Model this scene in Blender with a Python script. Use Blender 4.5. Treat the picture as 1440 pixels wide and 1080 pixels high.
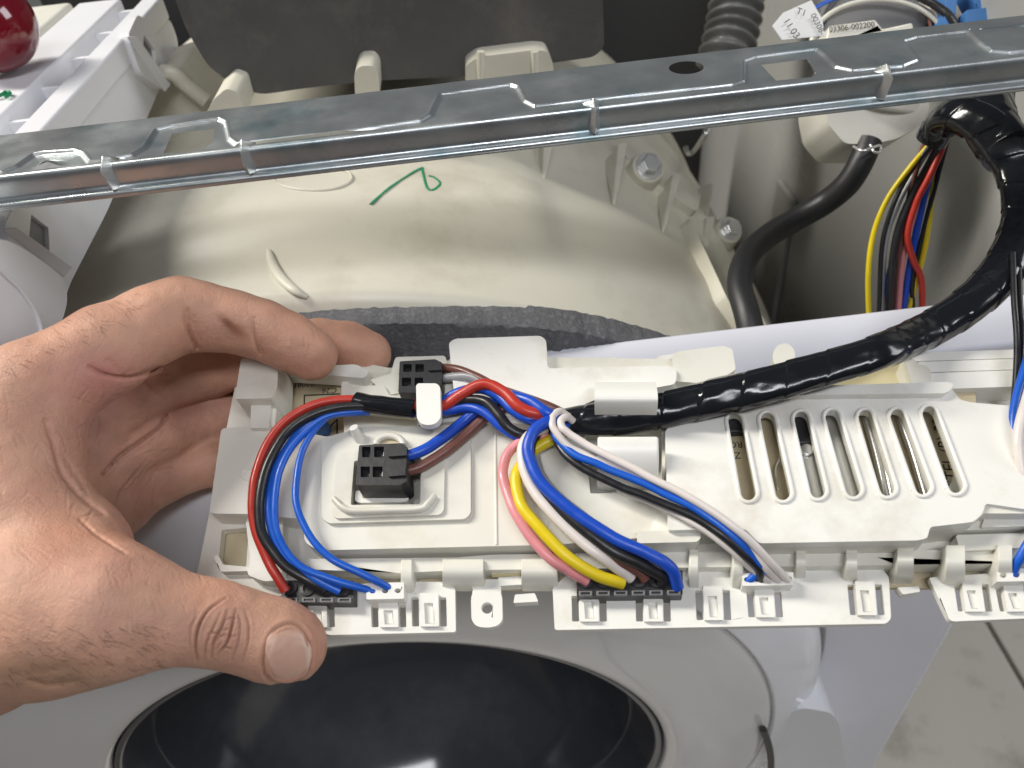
import bpy, bmesh, math, random, os
import numpy as np
from mathutils import Vector, Matrix, noise as mnoise
from mathutils.geometry import tessellate_polygon
random.seed(7)
for o in list(bpy.data.objects): bpy.data.objects.remove(o)
S = bpy.context.scene
C = S.collection

# ------------------------------------------------------------ camera
CZ = 0.944                      # camera height above the workshop floor (m)
FPX = 1082.0                    # focal length in pixels of the 1440 wide photograph
PITCH, ROLL = math.radians(42.0), math.radians(6.7)
F0 = Vector((0, math.cos(PITCH), -math.sin(PITCH)))
U0 = Vector((0, math.sin(PITCH), math.cos(PITCH)))
R0 = Vector((1, 0, 0))
IR = R0*math.cos(ROLL) - U0*math.sin(ROLL)
IU = U0*math.cos(ROLL) + R0*math.sin(ROLL)
CAM = Vector((0, 0, CZ))
cd = bpy.data.cameras.new('camera'); cam = bpy.data.objects.new('camera', cd); C.objects.link(cam)
cd.sensor_width = 36.0; cd.lens = 36.0*FPX/1440.0
cd.clip_start = 0.01; cd.clip_end = 60
cd.dof.use_dof = True; cd.dof.focus_distance = 0.24; cd.dof.aperture_fstop = 17
mw = Matrix((IR, IU, -F0)).transposed().to_4x4(); mw.translation = CAM
cam.matrix_world = mw
S.camera = cam

# ------------------------------------------------------------ world, lamps, exposure
W = bpy.data.worlds.new('World'); S.world = W; W.use_nodes = True
bg = W.node_tree.nodes['Background']
bg.inputs[0].default_value = (0.80, 0.83, 0.90, 1); bg.inputs[1].default_value = 0.08
def area(name, loc, target, sx, sy, power, col=(1, .97, .92)):
    l = bpy.data.lights.new(name, 'AREA'); l.shape = 'RECTANGLE'; l.size = sx; l.size_y = sy
    l.energy = power; l.color = col
    o = bpy.data.objects.new(name, l); C.objects.link(o); o.location = loc
    d = Vector(target) - Vector(loc); o.rotation_euler = d.to_track_quat('-Z', 'Y').to_euler()
    return o
area('ceiling_tube_lamp', (-1.45, 0.75, 2.25), (0.0, 0.25, 0.8), 0.25, 1.3, 52, (1, .96, .88))
area('side_fill_lamp', (2.05, 0.15, 1.60), (0.0, 0.2, 0.8), 0.7, 0.9, 13, (.96, .97, 1))  # added low fill for the dispenser wall, no window known there
area('ceiling_tube_lamp', (0.25, -1.05, 2.60), (0.0, 0.2, 0.6), 1.5, 0.25, 21, (.94, .95, 1))
S.view_settings.view_transform = 'Standard'; S.view_settings.look = 'None'
S.view_settings.gamma = 1; S.view_settings.use_curve_mapping = False
S.view_settings.exposure = 0.15
S.cycles.use_denoising = True
S.cycles.max_bounces = 8

# ------------------------------------------------------------ helpers: rays
def ray(x, y):
    return F0 + IR*((x-720)/FPX) + IU*((540-y)/FPX)
def P(x, y, d): return CAM + ray(x, y)*d
def PZ(x, y, z):
    r = ray(x, y); return CAM + r*((z-CZ)/r.z)
def PY(x, y, Y):
    r = ray(x, y); return CAM + r*(Y/r.y)
def PX(x, y, X):
    r = ray(x, y); return CAM + r*(X/r.x)
# the plane of the control module as it is held in the hand
ucam = Vector((10.18, .476, -1)).normalized(); vcam = Vector((.070, -1.439, -1)).normalized()
vcam = (vcam - ucam*vcam.dot(ucam)).normalized()
toW = lambda c: IR*c.x + IU*c.y + F0*c.z
MU, MV = toW(ucam), toW(vcam)
MN = MU.cross(MV)
if MN.dot(F0) > 0: MN = -MN
MO = P(720, 700, .232)
def M(x, y, h=0.0):              # h in millimetres above the module's tab plate
    r = ray(x, y); o = MO + MN*(h*.001)
    return CAM + r*((o-CAM).dot(MN)/r.dot(MN))

# ------------------------------------------------------------ helpers: materials
def mat(name, col, rough=.45, metal=0., var=.06, scale=30., bump=0., bscale=300., coat=0., stain=None, stain_amt=.0,
        stain_scale=25., sss=0., spec=.5, rvar=.0, aniso=0., trans=0.):
    m = bpy.data.materials.new(name); m.use_nodes = True
    nt = m.node_tree; N = nt.nodes; L = nt.links; b = N['Principled BSDF']
    tc = N.new('ShaderNodeTexCoord')
    n1 = N.new('ShaderNodeTexNoise'); n1.inputs['Scale'].default_value = scale; n1.inputs['Detail'].default_value = 5
    L.new(tc.outputs['Object'], n1.inputs['Vector'])
    mx = N.new('ShaderNodeMix'); mx.data_type = 'RGBA'
    mx.inputs[6].default_value = tuple(max(0, c*(1-var)) for c in col)+(1,)
    mx.inputs[7].default_value = tuple(min(1, c*(1+var)) for c in col)+(1,)
    L.new(n1.outputs['Fac'], mx.inputs[0])
    last = mx.outputs[2]
    if stain:
        n2 = N.new('ShaderNodeTexNoise'); n2.inputs['Scale'].default_value = stain_scale; n2.inputs['Detail'].default_value = 8
        n2.inputs['Roughness'].default_value = .65
        L.new(tc.outputs['Object'], n2.inputs['Vector'])
        rp = N.new('ShaderNodeMapRange'); rp.inputs[1].default_value = .52; rp.inputs[2].default_value = .75
        rp.inputs[3].default_value = 0; rp.inputs[4].default_value = stain_amt
        L.new(n2.outputs['Fac'], rp.inputs[0])
        m2 = N.new('ShaderNodeMix'); m2.data_type = 'RGBA'
        L.new(rp.outputs[0], m2.inputs[0]); L.new(last, m2.inputs[6]); m2.inputs[7].default_value = tuple(stain)+(1,)
        last = m2.outputs[2]
    L.new(last, b.inputs['Base Color'])
    b.inputs['Roughness'].default_value = rough; b.inputs['Metallic'].default_value = metal
    b.inputs['Specular IOR Level'].default_value = spec
    if rvar:
        n4 = N.new('ShaderNodeTexNoise'); n4.inputs['Scale'].default_value = scale*2.3; n4.inputs['Detail'].default_value = 6
        L.new(tc.outputs['Object'], n4.inputs['Vector'])
        r4 = N.new('ShaderNodeMapRange'); r4.inputs[1].default_value = .3; r4.inputs[2].default_value = .7
        r4.inputs[3].default_value = max(.02, rough-rvar); r4.inputs[4].default_value = min(1, rough+rvar)
        L.new(n4.outputs['Fac'], r4.inputs[0]); L.new(r4.outputs[0], b.inputs['Roughness'])
    if coat: b.inputs['Coat Weight'].default_value = coat; b.inputs['Coat Roughness'].default_value = .06
    if sss:
        b.inputs['Subsurface Weight'].default_value = sss; b.inputs['Subsurface Radius'].default_value = (1, .8, .6)
        b.inputs['Subsurface Scale'].default_value = .002
    if trans: b.inputs['Transmission Weight'].default_value = trans
    if bump:
        n3 = N.new('ShaderNodeTexNoise'); n3.inputs['Scale'].default_value = bscale; n3.inputs['Detail'].default_value = 6
        L.new(tc.outputs['Object'], n3.inputs['Vector'])
        bp = N.new('ShaderNodeBump'); bp.inputs['Strength'].default_value = bump; bp.inputs['Distance'].default_value = .001
        L.new(n3.outputs['Fac'], bp.inputs['Height']); L.new(bp.outputs['Normal'], b.inputs['Normal'])
    return m
CREAM = mat('cream_plastic', (.74, .725, .645), .36, var=.04, scale=25, stain=(.46, .40, .27), stain_amt=.42, stain_scale=36, bump=.06, bscale=120, rvar=.08)
WHITEP = mat('white_plastic', (.80, .79, .74), .35, var=.03, stain=(.47, .41, .30), stain_amt=.48, stain_scale=42, bump=.04, bscale=150)
IVORY = mat('aged_tub_plastic', (.64, .615, .515), .42, var=.06, scale=14, stain=(.34, .30, .21), stain_amt=.50, stain_scale=19, bump=.10, bscale=60, rvar=.08)
ENAMEL = mat('white_enamel', (.70, .71, .78), .16, var=.015, scale=6, bump=.03, bscale=18, coat=.5, stain=(.5, .5, .52), stain_amt=.10, stain_scale=20)
DISPW = mat('dispenser_white_plastic', (.77, .775, .80), .34, var=.02, scale=14, bump=.03, bscale=60, stain=(.52, .50, .46), stain_amt=.18, stain_scale=30)
DOORW = mat('door_white_plastic', (.66, .67, .70), .10, var=.02, scale=8, coat=.4, bump=.02, bscale=20)
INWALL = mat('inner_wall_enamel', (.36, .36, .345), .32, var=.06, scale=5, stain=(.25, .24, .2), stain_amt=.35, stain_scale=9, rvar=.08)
ZINC = mat('galvanised_steel', (.50, .535, .54), .34, .85, var=.14, scale=26, bump=.08, bscale=260, rvar=.10, stain=(.19, .33, .37), stain_amt=.85, stain_scale=34)
STEEL = mat('bolt_steel', (.72, .72, .70), .28, .85, var=.12, scale=90)
CONC = mat('dark_concrete', (.105, .105, .112), .85, var=.35, scale=90, bump=.7, bscale=700, stain=(.26, .26, .27), stain_amt=.55, stain_scale=420)
CONCS = mat('smooth_concrete', (.10, .10, .11), .75, var=.22, scale=40, bump=.35, bscale=300, stain=(.18, .18, .18), stain_amt=.5, stain_scale=60)
WEIGHT = mat('counterweight_concrete', (.080, .079, .076), .66, var=.35, scale=16, bump=.55, bscale=140, stain=(.17, .155, .13), stain_amt=.75, stain_scale=26, rvar=.12)
HOSEG = mat('grey_black_hose', (.15, .15, .145), .28, var=.2, scale=60)
RUBBER = mat('black_rubber', (.018, .018, .020), .45, var=.25, scale=60, bump=.05, bscale=400)
TAPE = mat('black_tape', (.008, .009, .012), .17, var=.25, scale=60, bump=.14, bscale=160, rvar=.07)
BLACKP = mat('black_plastic', (.022, .022, .025), .42, var=.2, scale=90, bump=.08, bscale=500)
PCB = mat('circuit_board_brown', (.56, .48, .32), .45, var=.14, scale=60, stain=(.22, .18, .09), stain_amt=.4, stain_scale=120)
BEZEL = mat('grey_bezel_plastic', (.62, .62, .61), .10, var=.05, scale=8, coat=.4, bump=.02, bscale=20)
GLASSD = mat('smoked_door_glass', (.050, .054, .062), .12, var=.35, scale=7, spec=.5, stain=(.12, .12, .125), stain_amt=.6, stain_scale=11, bump=.05, bscale=25)
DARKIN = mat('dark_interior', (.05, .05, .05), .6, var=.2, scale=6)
GREYB = mat('grey_plastic', (.17, .17, .175), .38, var=.06, scale=30)
REDB = mat('red_gloss_plastic', (.17, .004, .012), .12, var=.10, scale=30, coat=.5)
BLUEP = mat('blue_plastic', (.06, .19, .46), .4, var=.06)
INK = mat('black_ink', (.02, .02, .02), .6)
GREEN = mat('green_marker', (.012, .24, .10), .5, var=.2, scale=150)
PAPER = mat('white_label_paper', (.80, .80, .79), .6, var=.03)
GROUT = mat('grout', (.16, .14, .12), .9, var=.25, scale=40)
TILE = mat('beige_floor_tile', (.60, .56, .49), .34, var=.10, scale=5, stain=(.17, .14, .105), stain_amt=.75, stain_scale=9, bump=.05, bscale=30, rvar=.1)
def wire_mat(n, c, r=.36): return mat(n, c, r, var=.12, scale=160, bump=.05, bscale=300, coat=.05, rvar=.08)
WRED = wire_mat('red_wire', (.46, .035, .022)); WBLUE = wire_mat('blue_wire', (.010, .105, .55)); WBLK = wire_mat('black_wire', (.016, .016, .018))
WDBL = wire_mat('deep_blue_wire', (.01, .07, .48))
WWHT = wire_mat('white_wire', (.72, .66, .62)); WYEL = wire_mat('yellow_wire', (.72, .55, .012)); WPNK = wire_mat('pink_wire', (.70, .26, .28))
WBRN = wire_mat('brown_wire', (.16, .065, .05)); WGRY = wire_mat('grey_wire', (.33, .33, .34))

# ------------------------------------------------------------ helpers: objects
def thing(name, label, cat, loc, group=None):
    o = bpy.data.objects.new(name, None); C.objects.link(o); o.empty_display_size = .02
    o.location = loc; o['label'] = label; o['category'] = cat
    if group: o['group'] = group
    return o
def wloc(o):
    v = Vector((0, 0, 0))
    while o: v += o.location; o = o.parent
    return v
def mesh(name, V, Fc, m, parent=None, bevel=0., seg=3, smooth=True, label=None, cat=None, kind=None, group=None, angle=35, recalc=True, solid=0., sub=0):
    V = [Vector(v) for v in V]
    off = wloc(parent) if parent else None
    if parent is None:
        lo = Vector((min(v.x for v in V), min(v.y for v in V), min(v.z for v in V)))
        hi = Vector((max(v.x for v in V), max(v.y for v in V), max(v.z for v in V)))
        off = Vector(((lo.x+hi.x)/2, (lo.y+hi.y)/2, lo.z))
    me = bpy.data.meshes.new(name)
    me.from_pydata([v-off for v in V], [], [list(f) for f in Fc])
    if recalc:
        bm = bmesh.new(); bm.from_mesh(me); bmesh.ops.remove_doubles(bm, verts=bm.verts, dist=1e-7)
        bmesh.ops.recalc_face_normals(bm, faces=bm.faces); bm.to_mesh(me); bm.free()
    me.materials.append(m)
    o = bpy.data.objects.new(name, me); C.objects.link(o)
    if parent: o.parent = parent
    else: o.location = off
    if solid:
        s = o.modifiers.new('solid', 'SOLIDIFY'); s.thickness = solid; s.offset = -1
    if bevel:
        bv = o.modifiers.new('bevel', 'BEVEL'); bv.width = bevel; bv.segments = seg; bv.limit_method = 'ANGLE'
        bv.angle_limit = math.radians(angle); bv.use_clamp_overlap = True; bv.harden_normals = True
    if sub:
        s = o.modifiers.new('sub', 'SUBSURF'); s.levels = sub; s.render_levels = sub
    if smooth:
        me.polygons.foreach_set('use_smooth', [True]*len(me.polygons))
        if not bevel: me.set_sharp_from_angle(angle=math.radians(angle))
    if label: o['label'] = label
    if cat: o['category'] = cat
    if kind: o['kind'] = kind
    if group: o['group'] = group
    return o
def fillet(pts, r, n=4):
    out = []; k = len(pts)
    for i in range(k):
        a, b, c = Vector(pts[i-1]), Vector(pts[i]), Vector(pts[(i+1) % k])
        d1, d2 = (a-b), (c-b); l1, l2 = d1.length, d2.length
        rr = min(r, l1*.45, l2*.45)
        p1, p2 = b+d1*(rr/l1), b+d2*(rr/l2)
        for j in range(n+1):
            t = j/n; out.append(tuple(p1*(1-t)**2 + b*2*t*(1-t) + p2*t*t))
    return out
def prism(name, outer, holes, down, m, parent, **kw):
    """outer, holes: rings of world points on the top face; down: vector from the top to the underside"""
    rings = [outer]+list(holes); V = []; Fc = []
    ax = MU if abs(down.normalized().dot(MN)) > .5 else None
    flat = []
    e1 = (outer[1]-outer[0]).normalized(); nn = down.normalized(); e2 = nn.cross(e1).normalized(); e1 = e2.cross(nn)
    for r in rings: flat.append([Vector((p.dot(e1), p.dot(e2), 0)) for p in r])
    tris = tessellate_polygon(flat)
    allp = [p for r in rings for p in r]; n = len(allp)
    V = allp + [p+down for p in allp]
    for t in tris: Fc.append(t); Fc.append([i+n for i in reversed(t)])
    s = 0
    for r in rings:
        k = len(r)
        for i in range(k):
            a, b = s+i, s+(i+1) % k; Fc.append((a, b, b+n, a+n))
        s += k
    return mesh(name, V, Fc, m, parent, **kw)
def mp(name, pts, h1, h0, m, parent, holes=(), r=4, bevel=.0006, hr=3, **kw):
    """a moulded slab of the module: outline in photo pixels at height h1 mm, walls down to h0 mm"""
    o = [M(x, y, h1) for x, y in (fillet(pts, r) if r else pts)]
    hs = [[M(x, y, h1) for x, y in (fillet(q, hr) if hr else q)] for q in holes]
    return prism(name, o, hs, MN*((h0-h1)*.001), m, parent, bevel=bevel, **kw)
def catmull(pts, n=8):
    pts = [Vector(p) for p in pts]; Q = [pts[0]*2-pts[1]]+pts+[pts[-1]*2-pts[-2]]; out = []
    for i in range(1, len(Q)-2):
        p0, p1, p2, p3 = Q[i-1:i+3]
        for j in range(n):
            t = j/n
            out.append(.5*((2*p1)+(p2-p0)*t+(2*p0-5*p1+4*p2-p3)*t*t+(3*p1-p0-3*p2+p3)*t**3))
    out.append(pts[-1]); return out
def tube_geo(path, rad, seg=12, flat=1., fl_axis=None, wrap=None, caps=True):
    V = []; Fc = []; n = len(path); up = None
    s = 0.
    for i, p in enumerate(path):
        t = (path[min(i+1, n-1)]-path[max(i-1, 0)]).normalized()
        if up is None:
            up = Vector((0, 0, 1)) if abs(t.z) < .9 else Vector((1, 0, 0))
            if fl_axis: up = fl_axis.copy()
        up = (up-t*up.dot(t)).normalized(); sd = t.cross(up)
        r = rad[i] if hasattr(rad, '__len__') else (rad(i/(n-1)) if callable(rad) else rad)
        if i: s += (p-path[i-1]).length
        for k in range(seg):
            a = 2*math.pi*k/seg; rr = r
            if wrap: rr = r*(1+wrap(s, a))
            V.append(p+up*(math.cos(a)*rr*flat)+sd*(math.sin(a)*rr))
    for i in range(n-1):
        for k in range(seg):
            a, b = i*seg+k, i*seg+(k+1) % seg; Fc.append((a, b, b+seg, a+seg))
    if caps:
        Fc.append(list(range(seg))[::-1]); Fc.append([(n-1)*seg+k for k in range(seg)])
    return V, Fc
def tube(name, pts, rad, m, parent, n=8, seg=12, **kw):
    g = {k: kw.pop(k) for k in list(kw) if k in ('flat', 'fl_axis', 'wrap', 'caps')}
    V, Fc = tube_geo(catmull(pts, n), rad, seg, **g)
    return mesh(name, V, Fc, m, parent, angle=60, recalc=False, **kw)
def box(c, ex, ey, ez, ax=(Vector((1, 0, 0)), Vector((0, 1, 0)), Vector((0, 0, 1)))):
    V = [c+ax[0]*(ex*i)+ax[1]*(ey*j)+ax[2]*(ez*k) for i in (-.5, .5) for j in (-.5, .5) for k in (-.5, .5)]
    return V, [(0, 1, 3, 2), (4, 6, 7, 5), (0, 4, 5, 1), (2, 3, 7, 6), (0, 2, 6, 4), (1, 5, 7, 3)]
def join(*gs):
    V = []; Fc = []
    for v, f in gs:
        n = len(V); V += v; Fc += [[i+n for i in q] for q in f]
    return V, Fc
def cyl(c, axis, r, h, seg=24, r2=None):
    axis = axis.normalized(); r2 = r if r2 is None else r2
    a = axis.orthogonal().normalized(); b = axis.cross(a)
    V = [c+(a*math.cos(t)+b*math.sin(t))*r for t in (2*math.pi*i/seg for i in range(seg))]
    V += [c+axis*h+(a*math.cos(t)+b*math.sin(t))*r2 for t in (2*math.pi*i/seg for i in range(seg))]
    Fc = [(i, (i+1) % seg, seg+(i+1) % seg, seg+i) for i in range(seg)]+[list(range(seg))[::-1], list(range(seg, 2*seg))]
    return V, Fc
def lathe(c, axis, a, prof, seg=96, closed=False):
    """prof: (radius, offset along axis)"""
    axis = axis.normalized(); b = axis.cross(a).normalized(); V = []; Fc = []; n = len(prof)
    for i in range(seg):
        t = 2*math.pi*i/seg; d = a*math.cos(t)+b*math.sin(t)
        V += [c+d*r+axis*h for r, h in prof]
    for i in range(seg):
        j = (i+1) % seg
        for k in range(n-1 if not closed else n):
            k2 = (k+1) % n; Fc.append((i*n+k, j*n+k, j*n+k2, i*n+k2))
    return V, Fc
def text(name, s, pos, right, up, size, m, parent, flip=False, aspect=1.):
    cu = bpy.data.curves.new(name, 'FONT'); cu.body = s; cu.size = 1.; cu.align_x = 'CENTER'; cu.align_y = 'CENTER'; cu.extrude = .002
    t = bpy.data.objects.new('tmp', cu); C.objects.link(t)
    dg = bpy.context.evaluated_depsgraph_get(); me = bpy.data.meshes.new_from_object(t.evaluated_get(dg))
    bpy.data.objects.remove(t)
    right = right.normalized(); nn = right.cross(up).normalized(); up = nn.cross(right)
    V = [pos+right*(v.co.x*size*aspect)+up*(v.co.y*size)+nn*(v.co.z*size) for v in me.vertices]
    return mesh(name, V, [list(p.vertices) for p in me.polygons], m, parent, smooth=False, recalc=False)

# ============================================================ the setting: workshop floor
fl = mesh('floor', [(-6, -6, -.006), (6, -6, -.006), (6, 6, -.006), (-6, 6, -.006)], [(0, 1, 2, 3)], GROUT, None, kind='structure', recalc=False)
fl['label'] = 'dirty beige tiled workshop floor beside the washing machine'
g0 = PZ(1392, 880, 0); g1 = PZ(1440, 962, 0); gd = (g1-g0).normalized(); gn = Vector((-gd.y, gd.x, 0))
TS = .45; gap = .006
for i in range(-2, 2):
    for j in range(-2, 3):
        c = g0 + gd*(TS*(j+.18)) + gn*(TS*(i+.5))
        V, Fc = box(c+Vector((0, 0, -.005)), TS-gap, TS-gap, .010, (gd, gn, Vector((0, 0, 1))))
        mesh('tile', V, Fc, TILE, fl, bevel=.0012, seg=2)

# ============================================================ washing machine cabinet
wm = thing('washing_machine', 'white front loading washing machine with its top and control fascia removed', 'washing machine', (-.07, .48, 0))
XL, XR, YF = -.372, .231, .210
zt = PY(1100, 451, .226).z
o_ = [Vector((x, YF, z)) for x, z in ((XL, .03), (XR, .03), (XR, zt-.004), (XL, zt-.004))]
hl = [Vector((-.090+.205*math.cos(a), YF, CZ-.435+.205*math.sin(a))) for a in np.linspace(0, 2*math.pi, 65)[:-1]]
fpn = prism('front_panel', o_, [hl], Vector((0, .016, 0)), ENAMEL, wm, bevel=.005, seg=5)
V, Fc = box(Vector(((XL+XR)/2, .2125, zt-.003)), XR-XL-.012, .027, .006)
mesh('top_flange', V, Fc, ENAMEL, fpn, bevel=.0022, seg=4)
ZT = CZ-.092
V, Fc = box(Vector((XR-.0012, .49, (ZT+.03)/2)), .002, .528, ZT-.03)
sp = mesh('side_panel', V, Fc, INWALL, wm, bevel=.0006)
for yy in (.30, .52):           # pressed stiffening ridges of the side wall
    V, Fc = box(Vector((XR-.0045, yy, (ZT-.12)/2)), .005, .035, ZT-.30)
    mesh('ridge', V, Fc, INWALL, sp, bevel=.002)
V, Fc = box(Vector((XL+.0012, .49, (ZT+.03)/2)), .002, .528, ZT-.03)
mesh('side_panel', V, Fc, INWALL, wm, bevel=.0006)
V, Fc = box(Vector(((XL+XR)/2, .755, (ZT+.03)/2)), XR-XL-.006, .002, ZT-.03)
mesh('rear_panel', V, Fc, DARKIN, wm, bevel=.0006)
V, Fc = box(Vector(((XL+XR)/2, .488, .035)), XR-XL-.006, .528, .01)
mesh('bottom_panel', V, Fc, GREYB, wm, bevel=.0006)
for xx in (XL+.05, XR-.05):
    for yy in (.26, .70):
        V, Fc = cyl(Vector((xx, yy, .002)), Vector((0, 0, 1)), .02, .03, 20)
        mesh('foot', V, Fc, RUBBER, wm, bevel=.002)

# ---- galvanised crossbar
def at_top(x, y): p = PZ(x, y, ZB); return (p.x, p.y)
ZB = CZ-.090
emb = [(-300, 268), (-60, 250), (0, 241), (22, 232), (45, 216), (60, 213), (105, 210), (116, 214), (126, 226), (140, 227), (185, 216), (203, 205), (218, 181), (240, 176),
       (308, 165), (317, 170), (322, 193), (332, 201), (480, 184), (590, 168), (604, 160), (618, 131), (640, 128), (718, 117), (728, 120), (738, 140), (752, 147),
       (900, 131), (1030, 117), (1046, 112), (1046, 84), (1062, 78), (1148, 67), (1160, 76), (1176, 92), (1200, 97), (1270, 90), (1290, 82), (1270, 56), (1290, 50), (1362, 42),
       (1378, 58), (1395, 70), (1420, 72), (1500, 62), (1700, 40)]
ex = np.array([at_top(*e) for e in emb])
def seg_dist(px_, py_, poly):
    best = np.full(px_.shape, 1e9); sgn = np.ones(px_.shape)
    for (x0, y0), (x1, y1) in zip(poly[:-1], poly[1:]):
        dx, dy = x1-x0, y1-y0; L2 = dx*dx+dy*dy+1e-12
        t = np.clip(((px_-x0)*dx+(py_-y0)*dy)/L2, 0, 1)
        d = np.hypot(px_-x0-t*dx, py_-y0-t*dy)
        s = np.sign(dx*(py_-y0)-dy*(px_-x0)); m_ = d < best-1e-9
        best = np.where(m_, d, best); sgn = np.where(m_, s, sgn)
    return best*sgn
YB, YFO = at_top(720, 106)[1], at_top(720, 161)[1]     # back edge, front fold
nx, ny = 1500, 78
X = np.linspace(XL+.006, XR-.006, nx); Yv = np.linspace(YFO+.0025, YB, ny)
GX, GY = np.meshgrid(X, Yv, indexing='ij')
sd = seg_dist(GX, GY, ex)
GZ = ZB - .0009*(1/(1+np.exp(sd/.00025))) + .0005*np.exp(-(sd/.00055)**2)
dim = PZ(66, 232, ZB); dd = np.hypot(GX-dim.x, GY-dim.y); GZ += .0022*np.exp(-(dd/.0028)**2)
rng = np.random.default_rng(3)
for _ in range(26):
    qx, qy = rng.uniform(XL, XR), rng.uniform(YFO, YB); GZ += rng.uniform(-.0002, .00025)*np.exp(-(np.hypot((GX-qx)/rng.uniform(1, 2.5), GY-qy)/rng.uniform(.002, .006))**2)
holes = [[(228, 212), (240, 184), (301, 177), (298, 195), (283, 208)], [(1071, 87), (1135, 79), (1148, 98), (1142, 104), (1092, 109)]]
hw = [np.array([at_top(*q) for q in h]) for h in holes]
oc = at_top(965, 95); ow = np.array([(oc[0]+.0052*math.cos(a), oc[1]+.0052*math.sin(a)) for a in np.linspace(0, 2*math.pi, 25)[:-1]]); hw.append(ow)
def inside(poly, x, y):
    c = np.zeros(x.shape, bool); n = len(poly)
    for i in range(n):
        x0, y0 = poly[i]; x1, y1 = poly[(i+1) % n]
        with np.errstate(divide='ignore', invalid='ignore'):
            c ^= ((y0 > y) != (y1 > y)) & (x < (x1-x0)*(y-y0)/(y1-y0+1e-15)+x0)
    return c
kill = np.zeros((nx-1, ny-1), bool)
for h in hw:
    cx, cy = (GX[:-1, :-1]+GX[1:, 1:])/2, (GY[:-1, :-1]+GY[1:, 1:])/2
    kin = inside(h, cx, cy); kill |= kin
    touch = np.zeros((nx, ny), bool); keepv = np.zeros((nx, ny), bool)
    for a in (0, 1):
        for b in (0, 1):
            touch[a:nx-1+a, b:ny-1+b] |= kin; keepv[a:nx-1+a, b:ny-1+b] |= ~kin
    edge = touch & keepv
    for i, j in zip(*np.nonzero(edge)):       # snap the rim onto the punched outline
        best = None
        for k in range(len(h)):
            a, b = h[k], h[(k+1) % len(h)]; d = b-a; t = np.clip(((GX[i, j]-a[0])*d[0]+(GY[i, j]-a[1])*d[1])/(d@d), 0, 1)
            q = a+t*d; dist = math.hypot(GX[i, j]-q[0], GY[i, j]-q[1])
            if best is None or dist < best[0]: best = (dist, q)
        GX[i, j], GY[i, j] = best[1]
V = [Vector((GX[i, j], GY[i, j], GZ[i, j])) for i in range(nx) for j in range(ny)]
Fc = [(i*ny+j, (i+1)*ny+j, (i+1)*ny+j+1, i*ny+j+1) for i in range(nx-1) for j in range(ny-1) if not kill[i, j]]
# front fold, groove and lower bead as a profile run along the bar
fold = [(YFO+.0025, 0), (YFO+.0016, .00025), (YFO+.0007, .0001), (YFO+.0001, -.0006), (YFO-.0001, -.0016), (YFO-.0001, -.0030), (YFO+.0000, -.0046), (YFO+.0001, -.0062),
        (YFO-.0001, -.0070), (YFO-.0008, -.0076), (YFO-.0017, -.0081), (YFO-.0021, -.0088), (YFO-.0019, -.0095), (YFO-.0012, -.0100), (YFO+.006, -.0101), (YFO+.020, -.0101)]
fold = [Vector((0, y, z)) for y, z in fold]; fp = catmull(fold, 3); base = len(V); kf = len(fp); nxf = 300
for i in range(nxf):
    xx = X[0]+(X[-1]-X[0])*i/(nxf-1); w = .0003*mnoise.noise(Vector((xx*9, 3, 1)))
    for p in fp: V.append(Vector((xx, p.y+w, ZB-.0009+p.z*.93)))
Fc += [(base+i*kf+k, base+(i+1)*kf+k, base+(i+1)*kf+k+1, base+i*kf+k+1) for i in range(nxf-1) for k in range(kf-1)]
bar = mesh('crossbar', V, Fc, ZINC, wm, angle=50, recalc=False)
bar['label'] = 'galvanised steel crossbar with embossed steps and punched holes'
for x, y in ((152, 241), (345, 217), (835, 157), (1245, 110)):   # pressed gussets across the fold
    c = PY(x, y, YFO); c.z = ZB-.0022
    a = Vector((1, 0, 0)); w = .0030
    Vd = [c+a*(-w)+Vector((0, .004, .0014)), c+a*w+Vector((0, .004, .0014)), c+a*(-w*.7)+Vector((0, .0006, -.006)), c+a*(w*.7)+Vector((0, .0006, -.006)),
          c+Vector((0, .001, .0040)), c+Vector((0, -.0048, .0016)), c+Vector((0, -.0026, -.0055))]
    mesh('gusset', Vd, [(0, 4, 5, 6, 2), (4, 1, 3, 6, 5), (0, 1, 4), (2, 6, 3), (0, 2, 3, 1)], STEEL, bar, bevel=.0004, seg=2, angle=20)

# ---- door
DC = Vector((-.086, 0, CZ-.435)); AY = Vector((0, -1, 0)); AX = Vector((1, 0, 0))
door = bpy.data.objects.new('door', None); C.objects.link(door); door.parent = wm; door.location = DC+Vector((0, YF, 0))-wm.location
door['label'] = 'round door with white ring and dark smoked glass'
DC0 = DC+Vector((0, YF, 0))
prof = [(.236, -.001), (.238, .006), (.236, .014), (.228, .023), (.214, .031), (.2065, .0345), (.2045, .0350), (.2030, .0335), (.2015, .0350), (.196, .0365), (.180, .039), (.166, .040), (.153, .0405), (.1475, .0395), (.1452, .037), (.1447, .030)]
pr = [(p.x, p.y) for p in catmull([Vector((a, b, 0)) for a, b in prof], 5)]
V, Fc = lathe(DC0, AY, AX, [q for q in pr if q[0] > .2028], 160)
mesh('door_ring', V, Fc, DOORW, door, angle=60)
V, Fc = lathe(DC0, AY, AX, [q for q in pr if q[0] < .2036], 160)
mesh('door_bezel', V, Fc, BEZEL, door, angle=60)
gp = [(.1450, .0320), (.1440, .0360), (.1425, .0365), (.1405, .0355), (.138, .030), (.134, .020), (.1315, .014), (.1305, .0135), (.128, .004), (.122, -.014), (.110, -.034), (.092, -.054), (.066, -.072), (.034, -.082), (.0005, -.085)]
V, Fc = lathe(DC0, AY, AX, [(p.x, p.y) for p in catmull([Vector((a, b, 0)) for a, b in gp], 5)], 140)
mesh('door_glass', V, Fc, GLASSD, door, angle=60)
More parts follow.
